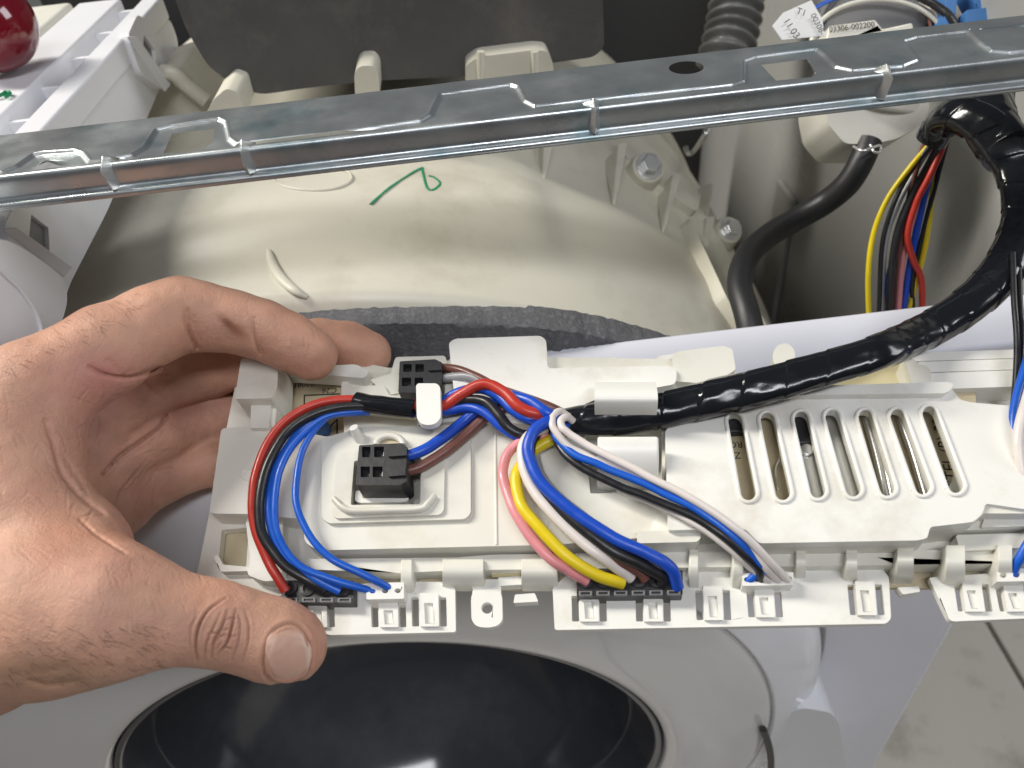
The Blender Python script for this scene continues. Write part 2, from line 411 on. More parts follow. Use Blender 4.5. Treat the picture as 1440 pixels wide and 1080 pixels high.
# hinge shoulder standing out of the ring, with its dark seam
hp = [(1075, 1090), (1073, 1035), (1100, 1008), (1128, 995), (1168, 1002), (1180, 1015), (1188, 1060), (1190, 1090)]
hh = [PY(x, y, YF-.030) for x, y in fillet(hp, 10)]
mesh_h = prism('hinge_cover', hh, [], Vector((0, .034, 0)), DOORW, door, bevel=.005, seg=4)
seam = [PY(x, y, YF-.0395) for x, y in ((1073, 1025), (1080, 1045), (1084, 1066), (1084, 1095))]
tube('seam', seam, .0020, RUBBER, door, seg=8)
# dark ring standing in for the shadow gap between ring and panel
V, Fc = lathe(DC0, AY, AX, [(.2375, .0005), (.2415, .0008), (.243, .0025), (.241, .005), (.2375, .006)], 140)
mesh('door_gap_shade', V, Fc, GREYB, door)

# ============================================================ tub with its weights
TX, TZ, TR = -.090, CZ-.440, .2905
tub = thing('washing_tub', 'cream plastic washing tub with green marker scribble and bolted dark concrete weights', 'tub', (TX, .45, CZ-.745))
def rad_y(y):
    k = 1/(1+math.exp(-(y-.272)/.004))
    return TR-.007+.008*k - .012*max(0, (.2395-y)/.008)**2 + .0015*math.sin((y-.28)*60)*(y > .28)
ys = [.2315, .233, .235, .2375, .240, .244, .25]+[.254+.004*i for i in range(14)]+[.32+.02*i for i in range(18)]
V = []; Fc = []; na = 220
for y in ys:
    for k in range(na+1):
        a = math.radians(-15+210*k/na)
        r = rad_y(y)
        xx_ = math.cos(a)*r+TX; k2 = 1/(1+math.exp(-(xx_-.025)/.003))*(1/(1+math.exp(-(y-.275)/.003))); k3 = 1/(1+math.exp((xx_+.135)/.004))*(1/(1+math.exp(-(y-.268)/.003)))
        r -= .0035*k2+.003*k3
        r += .0012*mnoise.noise(Vector((xx_*18, y*18, 0)))
        V.append(Vector((TX+math.cos(a)*r, y, TZ+math.sin(a)*r)))
for i in range(len(ys)-1):
    for k in range(na): Fc.append((i*(na+1)+k, i*(na+1)+k+1, (i+1)*(na+1)+k+1, (i+1)*(na+1)+k))
n0 = len(V)
for k in range(na+1): a = math.radians(-15+210*k/na); V.append(Vector((TX+math.cos(a)*.165, ys[0], TZ+math.sin(a)*.165)))
for k in range(na): Fc.append((n0+k, n0+k+1, k+1, k))
shell = mesh('tub_shell', V, Fc, IVORY, tub, angle=60)
def on_tub(x, y, lift=0.):
    r = ray(x, y); best = None; t = .15
    while t < .8:
        p = CAM+r*t
        if p.y > .2315 and math.hypot(p.x-TX, p.z-TZ) < rad_y(p.y)+lift: return p
        t += .0004
    return CAM+r*.45
def tub_n(p): return Vector((p.x-TX, 0, p.z-TZ)).normalized()
scr = [(521, 287), (550, 262), (590, 237), (594, 240), (600, 262), (606, 267), (614, 264), (619, 257), (610, 249), (603, 247)]
tube('marker_scribble', [on_tub(x, y, .0004) for x, y in scr], lambda t: .00062+.00022*mnoise.noise(Vector((t*23, 1, 4))), GREEN, tub, seg=8, flat=.35)
V = []; 
# thick flange round the tub's front rim on the right with screw bosses
for (x, y, s) in ((905, 238, 1.0), (1017, 324, .9)):
    p = on_tub(x, y+6); n = tub_n(p); ax2 = (n*.55-ray(x, y).normalized()*.75).normalized()
    base = p-ax2*.008
    V1, F1 = cyl(base, ax2, .0125*s, .017, 32, .0088*s)
    b = mesh('bolt_boss', V1, F1, IVORY, tub, bevel=.0015)
    V2, F2 = cyl(base+ax2*.0165, ax2, .0078*s, .0014, 28)
    mesh('washer', V2, F2, STEEL, b, bevel=.0004)
    V3, F3 = cyl(base+ax2*.0178, ax2, .0056*s, .0044, 6)
    mesh('bolt_head', V3, F3, STEEL, b, bevel=.0007)
for (x0, y0, x1, y1, hgt) in ((862, 222, 868, 282, .010), (936, 262, 938, 322, .010), (985, 318, 992, 372, .008), (767, 205, 768, 244, .005), (985, 268, 1000, 302, .008)):
    a, b = on_tub(x0, y0), on_tub(x1, y1); n = tub_n(a); w = Vector((.0022, 0, 0))
    Vr = [a-w*1.6-n*.003, a+w*1.6-n*.003, b-w*.4-n*.003, b+w*.4-n*.003, a-w*1.2+n*hgt, a+w*1.2+n*hgt]
    mesh('rib', Vr, [(0, 1, 5, 4), (0, 4, 2), (1, 3, 5), (4, 5, 3, 2), (0, 2, 3, 1)], IVORY, tub, bevel=.0007)
# rim web and curved rib on the near shoulder
tube('rib', [on_tub(x, y, .001) for x, y in ((378, 352), (384, 372), (396, 392), (414, 408), (432, 418))], lambda t: .0021*math.sin(math.pi*(.06+.88*t))**.5, IVORY, tub, flat=.8)
def tub_strip(nm, pts, lift):
    o_ = [on_tub(x, y, 0)+tub_n(on_tub(x, y, 0))*lift for x, y in fillet(pts, 5)]
    n = Vector((0, 0, 0))
    for p in o_: n += tub_n(p)
    return prism(nm, o_, [], -n.normalized()*(lift+.012), IVORY, tub, bevel=.0012)
tub_strip('flange', [(962, 312), (984, 306), (1012, 352), (1046, 418), (1072, 468), (1040, 474), (1012, 420), (986, 362)], .0035)
tub_strip('flange', [(862, 205), (905, 200), (960, 250), (985, 276), (978, 300), (930, 268), (880, 226)], .0012)
# embossed ring
cc = [on_tub(440+55*math.cos(a), 250+18*math.sin(a), .0004) for a in np.linspace(0, 2*math.pi, 25)]
tube('embossed_ring', cc, .0006, IVORY, tub, seg=6, n=3)
# brown spots: clip wire
tube('spring_clip', [on_tub(1000, 175, .016), on_tub(988, 195, .012), on_tub(975, 213, .009), on_tub(968, 216, .006), on_tub(964, 208, .004)], .0016, STEEL, tub)
# front concrete weight: rough slab with a smooth moulded top
arc = [(300, 455), (345, 442), (405, 432), (455, 427), (520, 424), (580, 423), (640, 424), (700, 427), (760, 431), (810, 438), (850, 446), (890, 456), (930, 468), (980, 486), (1040, 512)]
yb_, yf_ = .2385, .2245
rngc = random.Random(5)
top = []
for (x0, y0), (x1, y1) in zip(arc[:-1], arc[1:]):
    for k in range(8):
        t = k/8; top.append(PY(x0+(x1-x0)*t, y0+(y1-y0)*t, yb_)+Vector((0, 0, rngc.gauss(0, .00012))))
top.append(PY(*arc[-1], yb_))
V = []; m_ = len(top)
rows = [(yb_, 0, .00012), (yb_-.005, .0002, .00008), (yf_+.0016, .0002, .00008), (yf_+.0003, -.0002, .00022), (yf_, -.0016, .0003), (yf_-.0005, -.012, .0006), (yf_-.001, -.03, .0006), (yf_-.001, -.09, .0004)]
for yy, dz, nz in rows:
    for p in top: V.append(Vector((p.x, yy+rngc.gauss(0, nz), p.z+dz+rngc.gauss(0, nz*.8))))
Fc = [(i*m_+k, i*m_+k+1, (i+1)*m_+k+1, (i+1)*m_+k) for i in range(len(rows)-1) for k in range(m_-1)]
cw = mesh('front_weight', V, Fc, CONC, tub, solid=.0, angle=50)
cw['label'] = 'rough dark grey concrete weight below the tub rim'
# upper counterweight on top of the tub
bl = [(232, -40), (262, 42), (292, 92), (330, 122), (368, 133), (430, 124), (520, 114), (650, 107), (740, 94), (836, 80), (850, 66), (846, -40)]
yw = .364
o_ = [PY(x, y, yw) for x, y in fillet(bl, 12)]
uw = prism('upper_weight', o_, [], Vector((.006, .20, 0)), WEIGHT, tub, bevel=.006, seg=4)
uw['label'] = 'big dark grey concrete block on top of the tub'
# cream lugs under the weight
def lug(pts, Y, dep, bev=.003):
    o_ = [PY(x, y, Y) for x, y in fillet(pts, 6)]
    return prism('lug', o_, [], Vector((0, dep, 0)), IVORY, tub, bevel=bev)
lug([(655, 140), (655, 92), (672, 80), (752, 70), (770, 72), (778, 90), (780, 135)], .352, .03)
lug([(500, 145), (498, 104), (505, 93), (524, 92), (532, 103), (534, 140)], .345, .02)
lug([(285, 170), (300, 140), (318, 124), (335, 130), (345, 165)], .34, .03)
for x in (676, 752):
    tube('rib', [PY(x, y, .3515) for y in (72, 90, 110, 130)], .0018, IVORY, tub, seg=8)
lug([(200, 200), (205, 110), (250, 95), (300, 150), (330, 190)], .40, .04)
tube('rib', [PY(x, y, .395) for x, y in ((228, 102), (245, 104), (262, 120), (290, 142))], .004, IVORY, tub)
# ============================================================ detergent dispenser
ZD = CZ-.103
dsp = thing('detergent_dispenser', 'white plastic detergent dispenser housing with clips and rib pockets along its edge', 'dispenser', (-.25, .30, CZ-.15))
XD = -.157
prof_d = [(.196, -.030), (.203, -.017), (.214, -.010), (.30, -.010), (.445, -.010), (.445, -.024), (.392, -.030), (.294, -.042), (.246, -.045), (.222, -.052), (.205, -.049), (.198, -.042)]
o_ = [Vector((XD, y, ZD+z)) for y, z in [tuple(v) for v in fillet(prof_d, .006)]]
body = prism('housing', o_, [], Vector((-.20, 0, 0)), DISPW, dsp, bevel=.002)
# raised edge strip with pockets: two rails with cross ribs between them
for xx, w, hz in ((XD-.004, .010, .011), (XD-.031, .022, .012)):
    V, Fc = box(Vector((xx, .34, ZD-.010+hz/2)), w, .205, hz)
    mesh('rail', V, Fc, DISPW, dsp, bevel=.0012)
for i in range(6):
    V, Fc = box(Vector((XD-.0145, .262+.034*i, ZD-.006)), .013, .0022, .009)
    mesh('pocket_rib', V, Fc, DISPW, dsp, bevel=.0006)
V, Fc = box(Vector((XD-.125, .34, ZD-.004)), .16, .205, .014)
lid = mesh('lid', V, Fc, CREAM, dsp, bevel=.002)
tube('marker_stroke', [PZ(x, y, ZD+.0034) for x, y in ((-20, 138), (0, 134), (9, 129), (14, 131), (8, 136))], .0007, GREEN, dsp, seg=6)
# clips on the side wall: lug plate with a diamond window and a leaning arm
def clip(c, s=1.):
    pts = [(-.016, .013), (.004, .016), (.013, .006), (.012, -.010), (.004, -.017), (-.006, -.012), (-.018, -.002)]
    o_ = [c+Vector((.0035, a*s, b*s)) for a, b in [tuple(v) for v in fillet(pts, .004)]]
    hole = [c+Vector((.0035, a*s, b*s)) for a, b in ((-.006, .004), (.001, .008), (.006, .000), (-.001, -.006))]
    k = prism('clip', o_, [hole], Vector((-.004, 0, 0)), DISPW, dsp, bevel=.0008)
    V, Fc = box(c+Vector((.0015, 0, .001)), .001, .014*s, .014*s); mesh('window', V, Fc, GREYB, k)
    fin = [c+Vector((.003, a*s, b*s)) for a, b in ((-.017, .013), (-.0145, .012), (.002, -.014), (-.001, -.016))]
    Vf = fin+[p+Vector((.004 if i in (1, 2) else .001, 0, 0)) for i, p in enumerate(fin)]
    mesh('arm', Vf, [(0, 1, 2, 3), (4, 7, 6, 5), (0, 4, 5, 1), (1, 5, 6, 2), (2, 6, 7, 3), (3, 7, 4, 0)], DISPW, k, bevel=.0008)
lob = [(-60, 330), (15, 338), (62, 368), (90, 392), (96, 420), (88, 452), (66, 490), (30, 545), (-60, 560)]
o_ = [PX(x, y, XD+.010) for x, y in fillet(lob, 18, 6)]
te = prism('tray_end', o_, [], Vector((-.06, 0, 0)), DISPW, dsp, bevel=.005, seg=5)
tube('tray_seam', [PX(x, y, XD+.0102) for x, y in ((-10, 372), (12, 392), (30, 410), (50, 440), (58, 470), (50, 500))], .0008, DISPW, te, seg=8)
c = PX(45, 335, XD); clip(Vector((XD, c.y, c.z)), 1.0)
c = PX(202, 78, XD); clip(Vector((XD, c.y, c.z)), 1.1)
V, Fc = lathe(Vector((-.208, .196, CZ-.140)), Vector((0, -1, 0)), Vector((1, 0, 0)), [(.013, 0), (.013, .012), (.0105, .0125), (.0105, 0)], 32)
mesh('spout', V, Fc, CREAM, dsp, bevel=.0006)

# red ball standing on the dispenser lid
rc = PZ(6, 106, ZD+.003); rb_ = .0184
V = []; Fc = []
prof_b = [(rb_*math.sin(a)*(1.0 if a < 2.4 else .98), -rb_*math.cos(a)) for a in np.linspace(0.02, math.pi-.02, 28)]
V, Fc = lathe(Vector((rc.x, rc.y+.006, ZD+.003+rb_)), Vector((0, 0, 1)), AX, prof_b, 48)
mesh('ball', V, Fc, REDB, None, label='glossy dark red ball lying on the cream dispenser lid', cat='ball')

# ============================================================ pressure switch on the side wall
psc = PX(1228, 120, .178); psc = Vector((.178, psc.y, psc.z))
ps = thing('pressure_switch', 'cream round pressure switch hanging behind the steel crossbar', 'pressure switch', psc+Vector((0, 0, -.03)))
ax_ps = Vector((-.25, -.25, -.94)).normalized()
V, Fc = cyl(P(1233, 95, .352), ax_ps, .0255, .016, 48); disc = mesh('housing', V, Fc, CREAM, ps, bevel=.002)
pb = [(1158, 138), (1165, 175), (1188, 202), (1225, 203), (1262, 195), (1296, 176), (1308, 150), (1300, 118), (1160, 118)]
o_ = [P(x, y, .338+.00006*(y-120)) for x, y in fillet(pb, 8)]
prism('lower_cap', o_, [], F0*.03, CREAM, ps, bevel=.003, seg=4)
V, Fc = lathe(P(1236, 60, .36), Vector((-.1, -.75, .65)), AX, [(.0005, .003), (.026, .003), (.0285, .0015), (.0295, .004), (.031, .0035), (.031, -.006), (.0005, -.006)], 64)
mesh('diaphragm_cover', V, Fc, GREYB, ps, bevel=.0006)
tube('cover_rim', [P(1236+95*math.cos(a), 62+62*math.sin(a), .352) for a in np.linspace(math.pi*1.02, math.pi*1.98, 14)], .0011, CREAM, ps)
tp = [(1160, 62), (1166, 36), (1232, 27), (1242, 40), (1284, 31), (1290, 60)]
o_ = [P(x, y, .330) for x, y in tp]
tb = prism('terminal_block', o_, [], F0*.02, CREAM, ps, bevel=.001)
text('print', '03306-002200', P(1198, 38, .3292), IR+IU*.12, IU, .0034, INK, tb)
text('print', '11.03', P(1113, 40, .3195), (IR*.55-IU*.83), (IU*.55+IR*.83), .0042, INK, ps)
lb = [(1086, 36), (1101, 18), (1141, 0), (1156, 26), (1160, 50), (1100, 56)]
lo_ = [P(x, y, .322) for x, y in lb]
lab = prism('paper_label', lo_, [], F0*.0004, PAPER, ps)
text('print', '00308-', P(1150, 34, .3195), (IR*.45-IU*.89), (IU*.45+IR*.89), .0034, INK, lab)
text('print', 'T1', P(1127, 17, .3195), (IR*.9-IU*.3), (IU*.9+IR*.3), .0038, INK, lab)
tube('spring_clamp', [P(1200, 206, .336), P(1212, 212, .332), P(1226, 208, .332), P(1237, 205, .334), P(1238, 213, .334), P(1230, 214, .333), P(1224, 204, .335)], .0006, STEEL, ps, seg=8)

tube('pressure_hose', [P(1222, 198, .345), P(1212, 225, .345), P(1192, 258, .35), P(1160, 285, .36), P(1120, 308, .365), P(1080, 332, .362), P(1050, 362, .352), P(1040, 400, .342), P(1050, 440, .333), P(1062, 490, .328)],
     .0056, RUBBER, None, n=12, seg=20, label='thick black rubber hose running down from the pressure switch', cat='hose')
# corrugated hose behind the crossbar
hp_ = catmull([P(1047, -60, .50), P(1038, -10, .50), P(1030, 40, .50), P(1018, 90, .50), P(1012, 130, .51)], 40)
sacc = [0]
for a, b in zip(hp_[:-1], hp_[1:]): sacc.append(sacc[-1]+(b-a).length)
V, Fc = tube_geo(hp_, [.0155+.0026*math.sin(s*2*math.pi/.0078) for s in sacc], 28)
mesh('corrugated_hose', V, Fc, HOSEG, None, angle=60, recalc=False, label='black corrugated drain hose rising behind the steel crossbar', cat='hose')
# blue cable bracket above the crossbar
br = thing('cable_bracket', 'blue plastic cable bracket at the back of the side wall', 'bracket', P(1370, 30, .35))
for pts in ([(1330, -20), (1348, -20), (1342, 40), (1328, 40)], [(1358, -20), (1376, -20), (1408, 24), (1400, 34), (1384, 30)]):
    prism('strut', [P(x, y, .345) for x, y in fillet(pts, 3)], [], F0*.010, BLUEP, br, bevel=.001)
prism('plate', [P(x, y, .342) for x, y in fillet([(1358, 14), (1392, 10), (1404, 32), (1360, 36)], 4)], [], F0*.006, BLUEP, br, bevel=.001)

# ============================================================ control module held over the machine
mod = thing('control_module', 'cream plastic control module with seven ventilation slots and snap tabs, held up by the hand', 'control module', M(860, 680, 0))
# tray and circuit board underneath
mp('tray', [(338, 506), (272, 832), (398, 838), (432, 812), (430, 790), (1480, 782), (1480, 520), (1330, 520), (1330, 548), (1060, 552), (1000, 520), (640, 505), (560, 520), (520, 512), (400, 508)],
   1.2, -1.8, CREAM, mod, holes=[[(386, 520), (480, 535), (484, 612), (384, 618)], [(312, 745), (350, 742), (346, 798), (306, 800)]], r=5)
pcb = mp('circuit_board', [(345, 512), (300, 830), (1470, 826), (1470, 545), (1000, 528)], -2.4, -4.0, PCB, mod, r=0, bevel=0)
pcb['label'] = 'brown printed circuit board showing through the openings'
# window onto the board at the corner: prints, hole and blue component
text('print', '030817R4', M(418, 541, -2.3), -MU, MV, .0030, INK, pcb)
text('print', 'C26', M(463, 549, -2.3), -MU, MV, .0032, INK, pcb)
for a in (((428, 556), (428, 582)), ((428, 556), (478, 554)), ((462, 602), (474, 590)), ((474, 590), (474, 610)), ((455, 596), (462, 602))):
    tube('print', [M(*a[0], -2.35), M(*a[1], -2.35)], .00025, INK, pcb, n=1, seg=6)
V, Fc = cyl(M(398, 556, -2.6), MN, .0022, .0004, 24); mesh('hole', V, Fc, BLACKP, pcb)
V, Fc = cyl(M(452, 608, -2.4), MN, .0035, .0035, 28); mesh('capacitor', V, Fc, BLUEP, pcb, bevel=.0008)
mp('raised_board', [(1008, 562), (1372, 552), (1374, 716), (1012, 722)], 6.6, 5.3, PCB, pcb, r=0, bevel=0)  # added raised strip of board so light reaches it through the slots
# parts that show through the slots
mp('relay', [(1015, 574), (1058, 573), (1060, 606), (1018, 608)], 9.6, 6.5, BLACKP, pcb, r=0)
mp('relay', [(1106, 566), (1150, 565), (1156, 622), (1112, 624)], 9.8, 6.5, BLACKP, pcb, r=0)
mp('heat_sink', [(1150, 566), (1188, 565), (1215, 700), (1160, 702)], 8.4, 6.5, STEEL, pcb, r=0)
bk = mp('bracket', [(1114, 624), (1150, 620), (1160, 706), (1128, 706)], 8.2, 6.5, STEEL, pcb, r=0)
V, Fc = cyl(M(1134, 634, 8.2), MN, .0019, .0012, 20); mesh('screw', V, Fc, STEEL, bk, bevel=.0004)
for x0, x1 in ((1212, 1244), (1222, 1252), (1258, 1300)):
    tube('jumper', [M(x0, 568, 7.8), M((x0+x1)/2+3, 632, 8.6), M(x1+4, 706, 7.8)], .0012, STEEL, pcb, seg=10)
text('print', 'VESTEL (B)-30', M(1333, 646, 6.7), (M(1314, 585, 0)-M(1340, 695, 0)), (M(1300, 640, 0)-M(1340, 640, 0)), .0046, INK, pcb)
for (x, y, s) in ((1034, 625, 'RQ'), (1037, 640, 'Z')):
    text('print', s, M(x, y, 6.7), -MU, MV, .003, INK, pcb)
tube('lead', [M(1100, 602, 7), M(1098, 640, 8.5), M(1090, 660, 8.5), M(1094, 690, 7)], .0004, STEEL, pcb, seg=6)

# --- left end: post, neck, corner blocks
mp('corner_post', [(339, 504), (392, 504), (390, 544), (382, 560), (330, 561)], 15, 1, CREAM, mod, r=4)
mp('neck', [(353, 562), (382, 560), (378, 602), (352, 602)], 11, 1, CREAM, mod, r=2)
mp('corner_wall', [(384, 520), (394, 520), (386, 606), (374, 606)], 9, -2, CREAM, mod, r=1)
mp('foot_block', [(345, 728), (398, 728), (396, 815), (372, 818), (346, 808), (352, 790)], 6, 0, CREAM, mod, r=8)
mp('foot_hook', [(300, 782), (306, 780), (314, 794), (350, 797), (350, 803), (310, 804)], 4, 1, CREAM, mod, r=2, bevel=.0003)
# --- main body platform, with the cut-outs for the corner window and the cable opening
body_h = 9
mp('body', [(311, 602), (378, 598), (480, 618), (497, 598), (590, 600), (590, 548), (620, 536), (634, 500), (960, 505), (1015, 552), (1015, 748), (905, 756), (780, 766), (700, 768), (446, 774), (428, 762), (426, 730), (356, 723), (294, 722)],
   body_h, 0, CREAM, mod, holes=[[(496, 652), (592, 648), (590, 712), (492, 713)], [(822, 600), (930, 596), (932, 690), (830, 694)]], r=7, bevel=.0012, seg=4)
mp('joint_line', [(694, 600), (698, 600), (700, 766), (696, 766)], body_h+.35, body_h-1, CREAM, mod, r=0, bevel=.0003)
# --- socket plateau in two steps, collar, peg and cradle
mp('plateau', [(452, 616), (500, 604), (656, 596), (662, 600), (662, 722), (654, 730), (462, 736), (452, 728)], body_h+1.5, body_h-1, CREAM, mod, holes=[[(496, 650), (592, 646), (590, 711), (492, 712)]], r=8, bevel=.0010)
mp('plateau', [(474, 636), (626, 628), (624, 718), (618, 724), (472, 729), (466, 722)], body_h+2.5, body_h, CREAM, mod, holes=[[(498, 648), (593, 644), (591, 709), (493, 710)]], r=5, bevel=.0008)
tube('cradle', [M(x, y, h) for x, y, h in ((470, 702, body_h+3.2), (482, 714, body_h+3.6), (498, 719, body_h+3.6), (540, 718, body_h+3.6), (590, 716, body_h+3.6), (602, 708, body_h+3.6), (611, 697, body_h+3.2))], .0009, CREAM, mod, seg=12, flat=1.3)
tube('peg', [M(509, 622, body_h), M(503, 612, body_h+3), M(497, 601, body_h+6)], lambda t: .0018-.0004*t, WHITEP, mod, seg=16)
tube('collar', [M(548+19*math.cos(a), 626+13*math.sin(a), body_h+3.2) for a in np.linspace(math.pi, 2*math.pi, 12)], .0011, CREAM, mod, seg=10)
V, Fc = cyl(M(548, 622, body_h+2.3), MN, .0030, .0003, 24); mesh('collar_pit', V, Fc, PCB, mod)
mp('cable_hood', [(586, 598), (660, 590), (662, 572), (640, 560), (590, 566)], body_h+2, body_h-1, CREAM, mod, r=4)
sock = mp('socket', [(500, 690), (574, 688), (574, 704), (568, 706), (506, 707), (499, 704)], 9.5, 0, WHITEP, mod, r=2, bevel=.0004)
mp('socket_cavity', [(508, 691), (566, 689), (565, 699), (509, 700)], 9.8, 9.0, PCB, sock, r=1, bevel=.0001)
# --- rails beside the corner window
mp('rail', [(480, 537), (490, 536), (492, 544), (540, 541), (548, 556), (585, 556), (585, 572), (480, 562)], 10, 0, CREAM, mod, r=3)
mp('rail', [(400, 510), (430, 516), (500, 512), (520, 522), (512, 532), (470, 528), (400, 524)], 6, 0, WHITEP, mod, r=5)
mp('rail', [(520, 534), (560, 522), (566, 552), (545, 556)], 9, 0, CREAM, mod, r=3)
mp('upper_socket', [(548, 530), (556, 502), (626, 500), (632, 520), (622, 556), (552, 556)], 8.5, 0, CREAM, mod, r=4)
# --- tongue that clamps the thin bundle
mp('clamp_tongue', [(585, 542), (588, 539), (614, 539), (619, 544), (620, 588), (612, 596), (602, 598), (592, 596), (586, 588)], 20, 17.5, WHITEP, mod, r=9, bevel=.0009, seg=4)
mp('tongue_post', [(590, 545), (614, 544), (614, 556), (592, 557)], 18, 8, WHITEP, mod, r=2)
# --- upper block and shelf under the cable
mp('upper_block', [(631, 482), (640, 476), (760, 472), (768, 478), (770, 518), (944, 514), (952, 522), (950, 540), (842, 560), (800, 578), (760, 600), (690, 590), (640, 566), (636, 530)], 13.5, 0, WHITEP, mod, r=6, bevel=.0012, seg=4)
mp('rim_plate', [(768, 526), (772, 508), (866, 502), (872, 514), (918, 512), (926, 500), (1010, 490), (1020, 520)], 6, 0, WHITEP, mod, r=3)
mp('upper_lug', [(945, 502), (952, 494), (1018, 486), (1030, 490), (1035, 520), (1000, 540), (948, 536)], 12, 0, CREAM, mod, r=5)
mp('upper_lug', [(1086, 496), (1094, 484), (1108, 482), (1118, 492), (1118, 512), (1088, 514)], 8, 0, CREAM, mod, r=8)
# opening behind the cable, with its ivory back
mp('recess', [(1100, 510), (1262, 500), (1290, 516), (1290, 548), (1060, 556)], 1.8, .6, mat('yellowed_plastic', (.58, .52, .32), .5), mod, r=3)
mp('recess_wall', [(1270, 500), (1282, 502), (1292, 512), (1304, 514), (1310, 522), (1310, 542), (1284, 544)], 10, 0, CREAM, mod, r=5)
for i, (ya, yb, h) in enumerate(((496, 508, 6.0), (509, 524, 7.5), (525, 548, 9.0))):
    mp('stepped_strip', [(1284+i*8, ya), (1470, ya-6), (1470, yb-6), (1284+i*8, yb)], h, 0, WHITEP, mod, r=1, bevel=.0004)
# --- panel with the ventilation slots
SL = [((1033.5, 583+9), (1052.5, 703-10)), ((1079, 582+9), (1101, 703-10)), ((1126.5, 580+9.5), (1150, 700-10)), ((1170, 578+9), (1200, 698-10)),
      ((1216.5, 578+9), (1247.5, 697-10)), ((1261.5, 577+9), (1297.5, 695-10)), ((1306.5, 573+9), (1344, 693-10))]
def stadium(a, b, ra, rb, n=8):
    out = []; d = (Vector(b)-Vector(a)).normalized(); s = Vector((-d.y, d.x))
    for i in range(n+1):
        t = math.pi*i/n; out.append(tuple(Vector(b)+s*(math.cos(t)*rb)+d*(math.sin(t)*rb)))
    for i in range(n+1):
        t = math.pi*i/n; out.append(tuple(Vector(a)-s*(math.cos(t)*ra)-d*(math.sin(t)*ra)))
    return out
ph = 13.5
panel = mp('slot_panel', [(935, 606), (960, 580), (1015, 556), (1338, 545), (1350, 562), (1368, 566), (1440, 572), (1480, 574), (1480, 716), (1440, 716), (1386, 708), (1382, 722), (1369, 734), (1308, 741), (1304, 757), (1290, 760), (1068, 764), (1060, 756), (1048, 744), (1000, 744), (940, 746)],
           ph, 10.3, WHITEP, mod, holes=[stadium(a, b, 11.6, 12.6) for a, b in SL], r=5, hr=0, bevel=.0010, seg=4)
mp('panel_side', [(936, 606), (960, 582), (1014, 560), (1014, 572), (966, 592), (948, 612), (952, 740), (940, 744)], ph-1.0, 6, CREAM, mod, r=2, bevel=.0005)
mp('panel_skirt', [(1068, 764), (1290, 761), (1304, 757), (1308, 742), (1369, 735), (1384, 722), (1480, 722), (1480, 700), (1060, 724), (1062, 758)], ph-1.2, 0, CREAM, mod, r=3, bevel=.0006)
for a, b in SL:
    st = stadium(a, b, 12.5, 13.5); ring = [M(x, y, ph+.1) for x, y in st]; ring.append(ring[0])
    V, Fc = tube_geo(ring, .00065, 8, caps=False)
    rim = mesh('slot_rim', V, Fc, WHITEP, panel, angle=60, recalc=False)
    # the deep walls of the slot
    o1 = [M(x, y, ph-.5) for x, y in stadium(a, b, 12.8, 13.8)]; i1 = [M(x, y, ph-.5) for x, y in stadium(a, b, 11.9, 12.9)]
    prism('slot_wall', o1, [i1], MN*(-.0036), CREAM, rim)
mp('upper_ridge', [(1008, 557), (1016, 546), (1332, 537), (1342, 540), (1336, 549), (1328, 553)], ph+2.5, 4, WHITEP, mod, r=3, bevel=.0009)
# faint moulded letters
for s, x, y in (('3', 1132, 735), ('0', 1155, 734), ('O', 1178, 733), ('F', 1212, 731), ('X', 1242, 730)):
    text('moulded_letter', s, M(x, y, ph-.006), MU, -MV, .0062, WHITEP, panel)
mp('ledge_bar', [(896, 747), (984, 744), (986, 756), (980, 762), (896, 764)], body_h+2.5, 4, CREAM, mod, r=3)
mp('right_step', [(1386, 722), (1480, 720), (1480, 738), (1380, 742)], 8.5, 0, CREAM, mod, r=3)
mp('right_step', [(1344, 752), (1480, 748), (1480, 768), (1350, 775)], 6, 0, CREAM, mod, r=4)
# --- lower ledge, knuckles and snap tabs
mp('ledge', [(418, 786), (640, 784), (690, 780), (1000, 776), (1480, 772), (1480, 792), (1050, 797), (640, 802), (560, 806), (420, 800)], 4.5, -1, CREAM, mod, r=2)
def knuckle(x0, x1, yt, yb, h=6.0, m=CREAM):
    """barrel shaped rib running from the ledge down to the tab plate"""
    V = []; Fc = []; n = 9
    for i in range(n+1):
        t = i/n; y = yt+(yb-yt)*t; hh = .5+h*math.sin(math.pi*(.30+.70*t))**.8 if t < 1 else .5
        for x in (x0, x1): V.append(M(x, y, hh))
        for x in (x0, x1): V.append(M(x, y, hh)-MN*((hh+3)*.001))
    for i in range(n):
        a = i*4; b = a+4
        Fc += [(a, a+1, b+1, b), (a+2, b+2, b+3, a+3), (a, b, b+2, a+2), (a+1, a+3, b+3, b+1)]
    Fc += [(0, 2, 3, 1), (n*4, n*4+1, n*4+3, n*4+2)]
    mesh('knuckle', V, Fc, m, mod, bevel=.0007, angle=40)
for k in ((563, 580, 786, 836), (622, 680, 786, 826), (733, 784, 786, 826), (969, 983, 772, 828, 7), (1030, 1046, 772, 828, 7), (1120, 1133, 774, 814, 7), (1190, 1206, 774, 818, 7),
          (1262, 1285, 770, 816, 8), (1330, 1358, 766, 824, 8), (1404, 1424, 766, 820, 8)): knuckle(*k)
def snap_holes(cx, top, bot, w=17, lean=2):
    return [[(cx-w-11, top), (cx-w-1, top), (cx-w-1+lean, bot), (cx-w-11+lean, bot)], [(cx+w+1, top), (cx+w+11, top), (cx+w+11+lean, bot), (cx+w+1+lean, bot)]]
